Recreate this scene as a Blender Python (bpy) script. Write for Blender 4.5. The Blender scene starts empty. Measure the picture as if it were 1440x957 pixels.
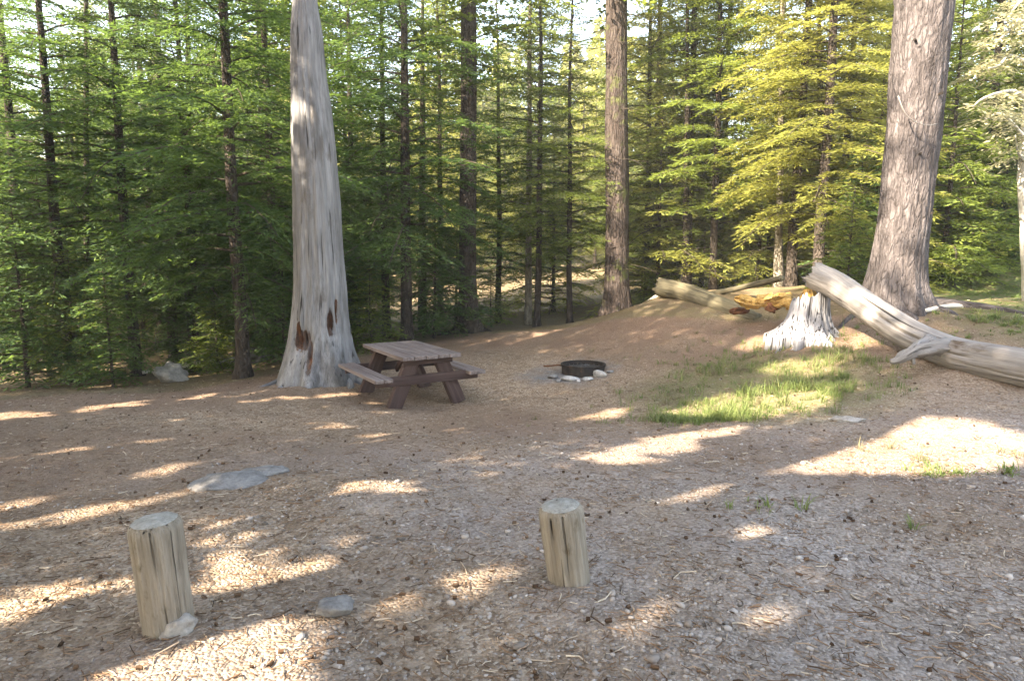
import bpy, math
import numpy as np
from mathutils import Vector, Matrix

PI = math.pi
R = math.radians
sc = bpy.context.scene
col = sc.collection
rng = np.random.default_rng(7)

# ------------------------------------------------------------------ camera
F = 960.0; CX, CY = 720.0, 478.5
PITCH = math.atan(124.0 / 960.0)
CAM = np.array([0.0, 0.0, 1.6])
def ray(px, py):
    x = (px - CX) / F; y = -(py - CY) / F
    cp, sp = math.cos(PITCH), math.sin(PITCH)
    return np.array([x, cp + y * sp, -sp + y * cp])
def at(px, py, Y):
    d = ray(px, py)
    return CAM + d * (Y / d[1])

# ------------------------------------------------------------------ noise
def _hash(ix, iy, iz, s):
    h = (ix * 374761393 + iy * 668265263 + iz * 2147483647 + s * 1274126177) & 0xffffffff
    h = ((h ^ (h >> 13)) * 1274126177) & 0xffffffff
    h = ((h ^ (h >> 16)) * 2246822519) & 0xffffffff
    h = h ^ (h >> 15)
    return (h & 0xffffff) / float(0xffffff)
def vnoise(x, y, z=0.0, s=0):
    x, y, z = np.broadcast_arrays(np.asarray(x, float), np.asarray(y, float), np.asarray(z, float))
    ix, iy, iz = np.floor(x).astype(np.int64), np.floor(y).astype(np.int64), np.floor(z).astype(np.int64)
    fx, fy, fz = x - ix, y - iy, z - iz
    fx, fy, fz = [f * f * (3 - 2 * f) for f in (fx, fy, fz)]
    r = 0
    for a in (0, 1):
        for b in (0, 1):
            for c in (0, 1):
                w = (fx if a else 1 - fx) * (fy if b else 1 - fy) * (fz if c else 1 - fz)
                r = r + w * _hash(ix + a, iy + b, iz + c, s)
    return r * 2 - 1
def fbm(x, y, z=0.0, s=0, o=4):
    r = 0; a = 1; f = 1
    for k in range(o):
        r = r + a * vnoise(np.asarray(x) * f, np.asarray(y) * f, np.asarray(z) * f, s + k)
        a *= .5; f *= 2.03
    return r

# ------------------------------------------------------------------ terrain
ctrl = [(-4, -6, .05), (4, -6, .05), (0, 0, 0), (-3, 0, 0), (3, 0, .02), (0, 3, 0), (-2.6, 3, -.01), (2.6, 3, .02), (0, 5.5, -.1)]
for px, py, Y in [(600, 575, 9.2), (445, 533, 10.9), (100, 560, 10.0), (337, 535, 12), (818, 532, 10.8), (655, 467, 16.5),
                  (868, 444, 16.5), (1130, 478, 10.8), (1265, 432, 11.3), (1440, 545, 7.6), (1400, 352, 22), (1400, 420, 13),
                  (935, 415, 15.2), (1050, 452, 12.6), (100, 528, 16), (300, 512, 18), (500, 475, 17), (750, 430, 24), (1100, 390, 22), (200, 470, 26), (1000, 520, 10.2)]:
    ctrl.append(tuple(at(px, py, Y)))
for a in range(0, 360, 30):
    x, y = 75 * math.cos(R(a)), 75 * math.sin(R(a))
    ctrl.append((x, y, .5 + 2.2 * math.cos(R(a)) + 1.0 * max(0, math.sin(R(a)))))
ctrl = np.array(ctrl)
def _U(r2):
    return np.where(r2 > 0, r2 * np.log(np.maximum(r2, 1e-12)), 0)
_n = len(ctrl)
_A = np.zeros((_n + 3, _n + 3))
_d = ctrl[:, None, :2] - ctrl[None, :, :2]
_A[:_n, :_n] = _U((_d ** 2).sum(-1)) + np.eye(_n) * .4
_A[:_n, _n] = 1; _A[:_n, _n + 1:] = ctrl[:, :2]; _A[_n, :_n] = 1; _A[_n + 1:, :_n] = ctrl[:, :2].T
_w = np.linalg.solve(_A, np.concatenate([ctrl[:, 2], [0, 0, 0]]))
def gz_s(x, y):
    x = np.asarray(x, float); y = np.asarray(y, float)
    r = np.hypot(x, y); k = np.where(r > 80, 80 / np.maximum(r, 1e-6), 1)
    xx, yy = x * k, y * k
    z = _w[_n] + _w[_n + 1] * xx + _w[_n + 2] * yy
    for i in range(_n):
        z = z + _w[i] * _U((xx - ctrl[i, 0]) ** 2 + (yy - ctrl[i, 1]) ** 2)
    return z
def gz(x, y):
    x = np.asarray(x, float); y = np.asarray(y, float)
    r = np.hypot(x, y - 6)
    out = np.clip((r - 9) / 8, 0, 1)
    return (gz_s(x, y) + .03 * fbm(x * .9, y * .9, 0, 3, 3) + .012 * fbm(x * 4, y * 4, 0, 9, 3)
            + out * .12 * fbm(x * .5, y * .5, 0, 17, 3))
def gp(px, py):
    d = ray(px, py)
    ts = np.geomspace(1.5, 90, 700)
    P = CAM + ts[:, None] * d
    h = P[:, 2] - gz_s(P[:, 0], P[:, 1])
    k = int(np.argmax(h < 0)) if (h < 0).any() else 699
    a, b = ts[max(k - 1, 0)], ts[k]
    for _ in range(18):
        m = .5 * (a + b); p = CAM + m * d
        if p[2] - float(gz_s(p[0], p[1])) < 0: b = m
        else: a = m
    return CAM + b * d
def gpt(x, y, dz=0):
    return np.array([x, y, float(gz(x, y)) + dz])

# ------------------------------------------------------------------ materials
class NT:
    def __init__(s, name):
        s.m = bpy.data.materials.new(name); s.m.use_nodes = True
        s.t = s.m.node_tree; s.t.nodes.clear(); s.L = s.t.links
        s.out = s.n('ShaderNodeOutputMaterial')
    def n(s, ty, **kw):
        o = s.t.nodes.new(ty)
        for k, v in kw.items():
            if k == 'ins':
                for a, b in v.items(): o.inputs[a].default_value = b
            else: setattr(o, k, v)
        return o
    def l(s, a, b): s.L.new(a, b)
    def noise(s, vec, scale, detail=4, rough=.55):
        o = s.n('ShaderNodeTexNoise', ins={'Scale': scale, 'Detail': detail, 'Roughness': rough})
        if vec is not None: s.l(vec, o.inputs['Vector'])
        return o.outputs['Fac']
    def ramp(s, fac, stops):
        o = s.n('ShaderNodeValToRGB'); e = o.color_ramp.elements
        while len(e) < len(stops): e.new(.5)
        for i, (p, c) in enumerate(stops):
            e[i].position = p; e[i].color = (*c, 1) if len(c) == 3 else c
        s.l(fac, o.inputs['Fac']); return o.outputs['Color']
    def mix(s, fac, a, b, bt='MIX'):
        o = s.n('ShaderNodeMix', data_type='RGBA', blend_type=bt)
        for v, i in ((fac, 0), (a, 6), (b, 7)):
            if isinstance(v, (int, float)): o.inputs[i].default_value = v
            elif isinstance(v, tuple): o.inputs[i].default_value = (*v, 1)
            else: s.l(v, o.inputs[i])
        return o.outputs[2]
    def math(s, op, a, b=0.0):
        o = s.n('ShaderNodeMath', operation=op)
        for v, i in ((a, 0), (b, 1)):
            if isinstance(v, (int, float)): o.inputs[i].default_value = v
            else: s.l(v, o.inputs[i])
        return o.outputs[0]
    def vscale(s, vec, sc3):
        o = s.n('ShaderNodeMapping'); o.inputs['Scale'].default_value = sc3
        s.l(vec, o.inputs['Vector']); return o.outputs[0]
    def attr(s, name): return s.n('ShaderNodeAttribute', attribute_name=name)
    def bsdf(s, color, rough=.85, spec=.25, height=None, bump=.5, dist=.01, metallic=0):
        p = s.n('ShaderNodeBsdfPrincipled'); p.inputs['Roughness'].default_value = rough if isinstance(rough, (int, float)) else .8
        p.inputs['Specular IOR Level'].default_value = spec; p.inputs['Metallic'].default_value = metallic
        if isinstance(color, tuple): p.inputs['Base Color'].default_value = (*color, 1)
        else: s.l(color, p.inputs['Base Color'])
        if height is not None:
            b = s.n('ShaderNodeBump', ins={'Strength': bump, 'Distance': dist}); s.l(height, b.inputs['Height'])
            s.l(b.outputs[0], p.inputs['Normal'])
        s.l(p.outputs[0], s.out.inputs[0]); return p

def wood(name, dark, mid, light, ring=14.0, along=1.6, crack=.35, rough=.85, bump=.8, dist=.02, patch=None, patchlvl=(.55, .68), pscale=1.2, hollow=False):
    """grain follows the member: attribute gc = (r cos, r sin, length)"""
    t = NT(name); g = t.attr('gc').outputs['Vector']
    v = t.vscale(g, (ring, ring, along))
    a = t.noise(v, 1.0, 8, .62)
    fine = t.noise(t.vscale(g, (ring * 5, ring * 5, along * 3)), 1.0, 4, .6)
    big = t.noise(g, 1.7, 3)
    h = t.math('ADD', a, t.math('MULTIPLY', fine, .45))
    c = t.ramp(h, [(.42, dark), (.66, mid), (.9, light)])
    c = t.mix(t.ramp(big, [(.35, (0, 0, 0)), (.7, (1, 1, 1))]), c, t.mix(.45, c, light))
    cr = t.ramp(t.noise(t.vscale(g, (ring * 1.7, ring * 1.7, along * .45)), 1.0, 3, .5), [(crack - .03, (1, 1, 1)), (crack + .05, (0, 0, 0))])
    c = t.mix(cr, c, tuple(x * .35 for x in dark))
    if patch:
        pn = t.noise(t.vscale(g, (pscale * 2.5, pscale * 2.5, pscale)), 1.0, 6, .65)
        c = t.mix(t.ramp(pn, [(patchlvl[0], (0, 0, 0)), (patchlvl[1], (1, 1, 1))]), c, t.mix(fine, patch, tuple(x * 1.6 for x in patch)))
    hh = t.math('SUBTRACT', h, t.math('MULTIPLY', cr, .8))
    if hollow:
        m_ = t.math('ADD', t.attr('tint').outputs['Fac'], t.math('MULTIPLY', t.math('SUBTRACT', t.noise(t.vscale(g, (18, 18, 5)), 1.0, 5, .7), .5), .9))
        c = t.mix(t.ramp(m_, [(.42, (0, 0, 0)), (.52, (1, 1, 1))]), c, t.ramp(h, [(.45, (.010, .006, .004)), (.66, (.040, .018, .010)), (.9, (.12, .05, .022))]))
        lo = t.n('ShaderNodeSeparateXYZ'); t.l(g, lo.inputs[0])
        band = t.noise(t.vscale(g, (3.5, 3.5, .35)), 1.0, 5, .6)
        c = t.mix(t.ramp(band, [(.48, (0, 0, 0)), (.64, (.6, .6, .6))]), c, t.mix(fine, (.06, .056, .054), (.17, .165, .165)))
    t.bsdf(c, rough, .2, hh, bump, dist)
    return t.m

def bark(name, dark, mid, light, plate=9.0, along=.35, moss=None, bump=1.0, dist=.05):
    t = NT(name); g = t.attr('gc').outputs['Vector']
    v = t.vscale(g, (plate, plate, plate * along))
    w = t.noise(v, 1.0, 7, .65)
    vo = t.n('ShaderNodeTexVoronoi', feature='DISTANCE_TO_EDGE', ins={'Scale': 1.6})
    ds = t.n('ShaderNodeVectorMath', operation='ADD'); t.l(v, ds.inputs[0])
    nz = t.n('ShaderNodeTexNoise', ins={'Scale': 1.4, 'Detail': 4}); t.l(v, nz.inputs['Vector']); t.l(nz.outputs['Color'], ds.inputs[1]); t.l(ds.outputs[0], vo.inputs['Vector'])
    e = t.ramp(vo.outputs['Distance'], [(0, (0, 0, 0)), (.22, (1, 1, 1))])
    fine = t.noise(t.vscale(g, (60, 60, 22)), 1.0, 3, .6)
    h = t.math('ADD', t.math('MULTIPLY', w, .8), t.math('MULTIPLY', fine, .3))
    c = t.ramp(h, [(.38, dark), (.55, mid), (.75, light)])
    c = t.mix(e, t.mix(.35, c, dark), c)
    if moss:
        mn = t.noise(g, 2.2, 6, .7)
        c = t.mix(t.ramp(mn, [(.55, (0, 0, 0)), (.66, (1, 1, 1))]), c, moss)
    t.bsdf(c, .9, .15, t.math('ADD', h, t.math('MULTIPLY', e, .5)), bump, dist)
    return t.m

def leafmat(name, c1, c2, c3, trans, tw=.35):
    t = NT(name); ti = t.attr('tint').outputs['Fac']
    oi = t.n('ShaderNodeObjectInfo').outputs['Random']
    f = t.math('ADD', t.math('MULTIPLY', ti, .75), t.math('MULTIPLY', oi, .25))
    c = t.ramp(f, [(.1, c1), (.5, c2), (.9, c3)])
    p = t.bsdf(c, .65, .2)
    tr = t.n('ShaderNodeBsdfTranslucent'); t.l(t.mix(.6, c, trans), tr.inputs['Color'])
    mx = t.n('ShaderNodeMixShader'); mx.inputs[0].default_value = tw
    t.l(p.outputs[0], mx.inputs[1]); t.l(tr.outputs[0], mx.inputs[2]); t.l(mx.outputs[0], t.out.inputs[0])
    return t.m

M = {}
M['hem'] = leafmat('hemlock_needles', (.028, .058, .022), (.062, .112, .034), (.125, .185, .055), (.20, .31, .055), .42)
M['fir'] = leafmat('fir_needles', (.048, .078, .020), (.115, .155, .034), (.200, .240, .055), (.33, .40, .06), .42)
M['yel'] = leafmat('fir_needles_sun_in_colour', (.080, .100, .028), (.170, .185, .044), (.265, .265, .070), (.56, .54, .12), .48)  # lit copy of the fir needles: sunlight put into the colour
M['overexpneedle'] = leafmat('overexposed_needles', (.20, .19, .10), (.34, .32, .19), (.48, .46, .32), (.5, .48, .3))  # overexposed sun on the border boughs put in as pale needle colour
M['blade'] = leafmat('grass_blades', (.055, .085, .026), (.120, .165, .048), (.27, .27, .12), (.26, .30, .08))
M['dryblade'] = leafmat('dry_grass_blades', (.10, .09, .045), (.19, .165, .09), (.29, .26, .16), (.35, .32, .15))
M['barkA'] = bark('fir_bark', (.022, .017, .014), (.06, .047, .039), (.115, .095, .08))
M['barkB'] = bark('big_fir_bark', (.03, .025, .024), (.085, .073, .072), (.17, .15, .148), plate=9, along=.28, dist=.035)
M['barkC'] = bark('red_brown_bark', (.022, .016, .013), (.058, .044, .038), (.11, .09, .078), plate=9, along=.22, moss=(.08, .09, .03))
M['barkD'] = bark('dark_thin_bark', (.022, .017, .014), (.06, .047, .038), (.12, .095, .08), plate=14)
M['barkP'] = bark('pale_thin_bark', (.12, .10, .08), (.27, .24, .19), (.42, .38, .31), plate=14)
M['twig'] = bark('twig_bark', (.05, .04, .03), (.10, .08, .06), (.17, .14, .11), plate=30)
M['snag'] = wood('weathered_snag_wood', (.045, .043, .043), (.125, .121, .123), (.25, .247, .25), 13, .9, .33, patch=(.08, .072, .066), patchlvl=(.56, .68), pscale=1.1, hollow=True)
M['rot'] = wood('rotten_red_wood', (.018, .008, .005), (.065, .025, .013), (.15, .06, .025), 16, 3, .3)
M['orange'] = wood('orange_rotten_wood', (.10, .05, .015), (.33, .18, .045), (.56, .37, .13), 24, 5, .34, patch=(.15, .08, .03), patchlvl=(.58, .70), pscale=5)
M['stumpw'] = wood('bleached_stump_wood', (.07, .066, .068), (.19, .185, .193), (.33, .325, .34), 20, 1.2, .40)
M['logw'] = wood('weathered_log_wood', (.085, .074, .066), (.175, .158, .145), (.27, .25, .235), 14, .7, .32, patch=(.07, .05, .035), patchlvl=(.63, .72), pscale=1.0)
M['log2'] = wood('old_log_bark', (.035, .030, .020), (.085, .072, .045), (.16, .14, .09), 14, 1.5, .34)
M['paleb'] = wood('bleached_branch_wood', (.20, .18, .15), (.36, .34, .30), (.52, .50, .45), 30, 3, .3)
M['post'] = wood('faded_post_wood', (.05, .040, .030), (.155, .128, .098), (.28, .245, .20), 26, 2.4, .325, patch=(.07, .052, .03), patchlvl=(.58, .72), pscale=6, bump=1.0)
M['posttop'] = wood('post_end_grain', (.10, .092, .075), (.215, .20, .17), (.34, .325, .295), 30, 30, .28)
M['tab'] = wood('brown_stained_planks', (.018, .010, .009), (.038, .021, .018), (.075, .048, .042), 26, 1.2, .3, rough=.7, dist=.006)
M['tabtop'] = wood('paler_brown_planks', (.045, .032, .029), (.105, .080, .074), (.20, .165, .155), 26, 1.2, .3, rough=.65, dist=.006)  # paler than the planks of the legs

def ground_mat():
    t = NT('forest_floor'); g = t.n('ShaderNodeTexCoord').outputs['Object']
    zone = t.attr('zone'); sep = t.n('ShaderNodeSeparateColor'); t.l(zone.outputs['Color'], sep.inputs[0])
    gravel, duff, green = sep.outputs[0], sep.outputs[1], sep.outputs[2]
    nb = t.noise(g, .9, 5, .6); nm = t.noise(g, 7, 6, .7); nf = t.noise(g, 55, 5, .75)
    vo = t.n('ShaderNodeTexVoronoi', ins={'Scale': 60}); t.l(g, vo.inputs['Vector'])
    vo2 = t.n('ShaderNodeTexVoronoi', ins={'Scale': 26}); t.l(g, vo2.inputs['Vector'])
    sp = t.n('ShaderNodeSeparateColor'); t.l(vo.outputs['Color'], sp.inputs[0])
    sp2 = t.n('ShaderNodeSeparateColor'); t.l(vo2.outputs['Color'], sp2.inputs[0])
    dirt = t.ramp(nm, [(.3, (.145, .090, .056)), (.5, (.285, .198, .130)), (.72, (.44, .335, .245))])
    dirt = t.mix(t.ramp(sp.outputs[0], [(.0, (0, 0, 0)), (.9, (.75, .75, .75))]), dirt, t.ramp(sp.outputs[1], [(.1, (.075, .048, .033)), (.55, (.285, .205, .145)), (.95, (.51, .43, .345))]))
    grav = t.ramp(sp.outputs[2], [(.05, (.13, .105, .088)), (.45, (.31, .263, .232)), (.8, (.44, .385, .350)), (1, (.54, .49, .455))])
    grav = t.mix(.35, grav, t.ramp(nf, [(.3, (.18, .145, .12)), (.7, (.48, .42, .38))]))
    red = t.ramp(nf, [(.3, (.085, .050, .034)), (.5, (.21, .135, .095)), (.72, (.36, .26, .195))])
    gr = t.ramp(nf, [(.3, (.04, .06, .015)), (.6, (.12, .16, .04))])
    gf = t.math('MULTIPLY', gravel, t.ramp(t.math('ADD', nb, t.math('MULTIPLY', nm, .5)), [(.55, (.1, .1, .1)), (.9, (1, 1, 1))]))
    c = t.mix(gf, dirt, grav)
    c = t.mix(t.math('MULTIPLY', duff, t.ramp(t.math('ADD', nb, t.math('MULTIPLY', nm, .6)), [(.5, (.2, .2, .2)), (.85, (1, 1, 1))])), c, red)
    c = t.mix(t.math('MULTIPLY', green, t.ramp(nm, [(.30, (0, 0, 0)), (.54, (1, 1, 1))])), c, gr)
    h = t.math('ADD', t.math('MULTIPLY', nf, .6), t.math('ADD', t.math('MULTIPLY', vo.outputs['Distance'], -.9), t.math('MULTIPLY', nm, 1.2)))
    wear = t.noise(g, .33, 5, .65)
    c = t.mix(t.ramp(wear, [(.40, (.55, .55, .55)), (.54, (0, 0, 0))]), c, t.mix(.5, c, (.10, .07, .05)), 'MIX')
    az = t.attr('ash').outputs['Fac']
    c = t.mix(t.math('MULTIPLY', az, t.ramp(nm, [(.35, (.5, .5, .5)), (.6, (1, 1, 1))])), c, t.ramp(nf, [(.3, (.05, .05, .052)), (.55, (.20, .20, .205)), (.75, (.40, .39, .38))]))
    t.bsdf(c, .95, .12, h, 1.0, .022)
    return t.m
M['ground'] = ground_mat()

def rockmat(name, a, b, c):
    t = NT(name); g = t.n('ShaderNodeTexCoord').outputs['Object']
    n1 = t.noise(g, 9, 8, .7); n2 = t.noise(g, 60, 4, .6)
    h = t.math('ADD', n1, t.math('MULTIPLY', n2, .4))
    t.bsdf(t.ramp(h, [(.45, a), (.68, b), (.95, c)]), .85, .25, h, .8, .02)
    return t.m
M['rock'] = rockmat('grey_rock', (.065, .060, .058), (.145, .137, .132), (.25, .24, .23))
M['rockb'] = rockmat('tan_rock', (.12, .105, .09), (.25, .23, .21), (.38, .36, .33))
M['ash'] = rockmat('ash_white_rock', (.12, .115, .11), (.30, .29, .28), (.48, .47, .46))
M['char'] = rockmat('charcoal', (.01, .01, .01), (.035, .033, .032), (.12, .115, .11))
def pebmat():
    t = NT('pebbles'); ti = t.attr('tint').outputs['Fac']
    t.bsdf(t.ramp(ti, [(0, (.09, .073, .060)), (.35, (.21, .175, .150)), (.6, (.30, .258, .226)), (.85, (.375, .33, .295)), (1, (.45, .405, .37))]), .85, .2)
    return t.m
M['peb'] = pebmat()
def litmat():
    t = NT('needle_litter'); ti = t.attr('tint').outputs['Fac']
    t.bsdf(t.ramp(ti, [(0, (.05, .028, .016)), (.4, (.15, .09, .055)), (.7, (.27, .18, .12)), (1, (.52, .43, .33))]), .85, .15)
    return t.m
M['lit'] = litmat()
def metal():
    t = NT('sooty_steel'); g = t.n('ShaderNodeTexCoord').outputs['Object']
    n = t.noise(g, 12, 6, .7)
    t.bsdf(t.ramp(n, [(.35, (.012, .010, .010)), (.55, (.03, .024, .021)), (.75, (.09, .05, .033))]), .75, .3, n, .3, .004, .3)
    return t.m
M['steel'] = metal()

# ------------------------------------------------------------------ mesh helpers
def mk(name, V, Fs, mat, parent=None, gc=None, tint=None, smooth=False, mi=None, mats=None):
    V = np.ascontiguousarray(V, np.float32)
    me = bpy.data.meshes.new(name)
    if isinstance(Fs, np.ndarray):
        k = Fs.shape[1]; m = len(Fs)
        me.vertices.add(len(V)); me.vertices.foreach_set('co', V.ravel())
        me.loops.add(m * k); me.loops.foreach_set('vertex_index', np.ascontiguousarray(Fs, np.int32).ravel())
        me.polygons.add(m); me.polygons.foreach_set('loop_start', np.arange(0, m * k, k, dtype=np.int32))
        me.update(calc_edges=True)
    else:
        me.from_pydata([tuple(map(float, v)) for v in V], [], Fs)
    if gc is not None:
        a = me.attributes.new('gc', 'FLOAT_VECTOR', 'POINT'); a.data.foreach_set('vector', np.ascontiguousarray(gc, np.float32).ravel())
    if tint is not None:
        a = me.attributes.new('tint', 'FLOAT', 'POINT'); a.data.foreach_set('value', np.ascontiguousarray(tint, np.float32).ravel())
    for mm in (mats or [mat]): me.materials.append(mm)
    if mi is not None: me.polygons.foreach_set('material_index', np.ascontiguousarray(mi, np.int32))
    if smooth: me.polygons.foreach_set('use_smooth', np.ones(len(me.polygons), bool))
    me.update()
    o = bpy.data.objects.new(name, me); col.objects.link(o)
    if parent is not None: o.parent = parent
    return o
def tag(o, label=None, cat=None, group=None, kind=None):
    if label: o['label'] = label
    if cat: o['category'] = cat
    if group: o['group'] = group
    if kind: o['kind'] = kind
    return o
def thing(name, label, cat, loc=(0, 0, 0), group=None, rz=0):
    o = bpy.data.objects.new(name, None); col.objects.link(o)
    o.location = tuple(map(float, loc)); o.rotation_euler = (0, 0, rz); o.empty_display_size = .2
    return tag(o, label, cat, group)

class MB:
    """collects pieces of one mesh with their grain coordinates"""
    def __init__(s): s.V = []; s.F = []; s.G = []; s.n = 0
    def add(s, V, Fc, G):
        s.V.append(np.asarray(V, float)); s.G.append(np.asarray(G, float))
        s.F += [tuple(int(i) + s.n for i in f) for f in Fc]; s.n += len(V)
    def build(s, name, mat, parent=None, smooth=False, **k):
        return mk(name, np.concatenate(s.V), s.F, mat, parent, gc=np.concatenate(s.G), smooth=smooth, **k)
    def tube(s, P, rad, n=12, cap=True, disp=None, goff=None, aspect=1.0):
        V, Fc, G = tube(P, rad, n, cap, disp, goff, aspect); s.add(V, Fc, G); return s
    def board(s, c, half, axis=(1, 0, 0), up=(0, 0, 1), bev=.006, seed=0):
        """bevelled board centred at c; half = (along axis, across, up)"""
        a = Vector(axis).normalized(); u = Vector(up); b = u.cross(a).normalized(); u = a.cross(b).normalized()
        A, B, C = half; q = bev
        vs = []; g = []
        r_ = np.random.default_rng(seed + 11)
        off = r_.uniform(-9, 9, 3)
        for x in (-A, -A + q, A - q, A):
            e = q if abs(x) == A else 0
            for (y, z) in ((-B + q + e * .5, -C + e), (B - q - e * .5, -C + e), (B - e, -C + q), (B - e, C - q), (B - q - e * .5, C - e), (-B + q + e * .5, C - e), (-B + e, C - q), (-B + e, -C + q)):
                vs.append(Vector(c) + a * x + b * y + u * z)
                g.append((y + off[0], z + off[1], x + off[2]))
        fc = []
        for i in range(3):
            for j in range(8):
                k = (j + 1) % 8
                fc.append((i * 8 + j, i * 8 + k, (i + 1) * 8 + k, (i + 1) * 8 + j))
        fc.append(tuple(range(7, -1, -1))); fc.append(tuple(range(24, 32)))
        s.add([tuple(v) for v in vs], fc, g); return s

def tube(P, rad, n=12, cap=True, disp=None, goff=None, aspect=1.0):
    P = np.asarray(P, float); m = len(P)
    rad = np.broadcast_to(np.asarray(rad, float), (m,))
    T = np.gradient(P, axis=0); T /= np.linalg.norm(T, axis=1)[:, None] + 1e-12
    ref = np.array([1., 0, 0]) if abs(T[0][0]) < .9 else np.array([0, 1., 0])
    N = np.zeros_like(P); v = ref - T[0] * ref.dot(T[0]); N[0] = v / np.linalg.norm(v)
    for i in range(1, m):
        v = N[i - 1] - T[i] * N[i - 1].dot(T[i]); N[i] = v / np.linalg.norm(v)
    B = np.cross(T, N)
    s = np.concatenate([[0], np.cumsum(np.linalg.norm(np.diff(P, axis=0), axis=1))])
    th = np.linspace(0, 2 * PI, n, endpoint=False)
    TH, S = np.meshgrid(th, s)
    RR = np.repeat(rad[:, None], n, 1)
    if disp is not None: RR = RR + disp(TH, S, RR)
    V = P[:, None, :] + RR[..., None] * (np.cos(TH)[..., None] * N[:, None, :] + aspect * np.sin(TH)[..., None] * B[:, None, :])
    go = np.array(goff if goff is not None else (0, 0, 0), float)
    G = np.stack([RR * np.cos(TH), RR * np.sin(TH), S], -1) + go
    V = V.reshape(-1, 3); G = G.reshape(-1, 3)
    ii, jj = np.meshgrid(np.arange(m - 1), np.arange(n), indexing='ij'); kk = (jj + 1) % n
    Fc = np.stack([ii * n + jj, ii * n + kk, (ii + 1) * n + kk, (ii + 1) * n + jj], -1).reshape(-1, 4).tolist()
    if cap:
        V = np.concatenate([V, P[:1], P[-1:]]); G = np.concatenate([G, [go], [go + (0, 0, s[-1])]])
        a = m * n
        for j in range(n):
            k = (j + 1) % n
            Fc.append((a, k, j)); Fc.append((a + 1, (m - 1) * n + j, (m - 1) * n + k))
    return V, Fc, G

def resamp(P, n, extra=None):
    """smooth resampling of a polyline (Catmull-Rom), with extra columns"""
    P = np.asarray(P, float)
    if len(P) == 2: Q = np.vstack([2 * P[0] - P[1], P, 2 * P[1] - P[0]])
    else: Q = np.vstack([2 * P[0] - P[1], P, 2 * P[-1] - P[-2]])
    out = []
    for t in np.linspace(0, len(P) - 1 - 1e-9, n):
        i = int(t); f = t - i; a, b, c, d = Q[i], Q[i + 1], Q[i + 2], Q[i + 3]
        out.append(.5 * ((2 * b) + (-a + c) * f + (2 * a - 5 * b + 4 * c - d) * f * f + (-a + 3 * b - 3 * c + d) * f ** 3))
    return np.array(out)

# ------------------------------------------------------------------ sun
SUN_EL = R(37); SH = np.array([.80, .60]); COT = 1 / math.tan(SUN_EL)
def uv(P):
    P = np.asarray(P, float)
    return P[..., :2] + SH * (COT * P[..., 2:3])
patches_px = [
    [(1010, 674), (1060, 648), (1120, 628), (1225, 592), (1320, 585), (1410, 598), (1470, 620), (1450, 650), (1320, 672), (1240, 666), (1120, 664)],
    [(870, 704), (915, 678), (1000, 653), (1055, 660), (1010, 694), (950, 708)],
    [(820, 654), (850, 630), (930, 614), (1045, 598), (1052, 604), (960, 630), (890, 648)],
    [(455, 702), (490, 684), (570, 674), (612, 680), (560, 697)],
    [(325, 643), (400, 617), (438, 617), (360, 645)],
    [(478, 620), (530, 606), (572, 611), (520, 625)],
    [(440, 604), (475, 594), (485, 600), (450, 607)],
    [(600, 605), (640, 598), (665, 602), (625, 609)],
    [(-80, 755), (20, 728), (150, 704), (230, 690), (300, 676), (310, 684), (240, 702), (140, 722), (20, 742), (-80, 770)],
    [(-60, 712), (60, 692), (130, 684), (60, 702), (-60, 722)],
    [(190, 668), (260, 652), (285, 656), (215, 676)],
    [(262, 800), (290, 778), (335, 766), (352, 775), (315, 795), (268, 818)],
    [(-80, 885), (-60, 845), (60, 820), (190, 806), (185, 826), (70, 850), (-60, 888)],
    [(268, 822), (360, 798), (428, 780), (446, 800), (400, 828), (300, 858), (268, 872)],
    [(90, 975), (140, 930), (270, 888), (330, 872), (400, 868), (450, 890), (440, 980), (330, 1010)],
    [(615, 822), (640, 802), (700, 792), (722, 805), (690, 828), (640, 834)],
    [(870, 890), (890, 868), (930, 858), (945, 875), (915, 900)],
    [(1000, 752), (1040, 735), (1100, 738), (1120, 752), (1060, 762)],
    [(1120, 806), (1150, 795), (1185, 800), (1180, 815), (1140, 818)],
    [(1040, 890), (1060, 862), (1110, 858), (1150, 880), (1140, 905), (1060, 910)],
    [(1150, 908), (1180, 888), (1240, 892), (1250, 912), (1200, 925)],
    [(-40, 590), (20, 581), (75, 578), (60, 587), (-40, 600)],
    [(100, 577), (150, 566), (215, 561), (200, 569), (120, 580)],
    [(240, 563), (290, 552), (320, 550), (290, 560)],
    [(520, 860), (570, 840), (600, 848), (560, 872)],
    [(920, 582), (1000, 560), (1120, 545), (1180, 550), (1150, 575), (1040, 592)],
    [(1060, 520), (1110, 508), (1190, 505), (1170, 520), (1100, 528)],
    [(780, 590), (850, 575), (900, 572), (860, 588)],
    [(60, 640), (130, 628), (140, 634), (80, 648)],
    [(1000, 482), (1080, 472), (1180, 480), (1170, 488), (1060, 490)],
]
patches = [np.array([uv(gp(*p)) for p in poly]) for poly in patches_px]
patches = [(p - p.mean(0)) * 1.0 + (p - p.mean(0)) / np.linalg.norm(p - p.mean(0), axis=1)[:, None] * .07 + p.mean(0) for p in patches]
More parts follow.
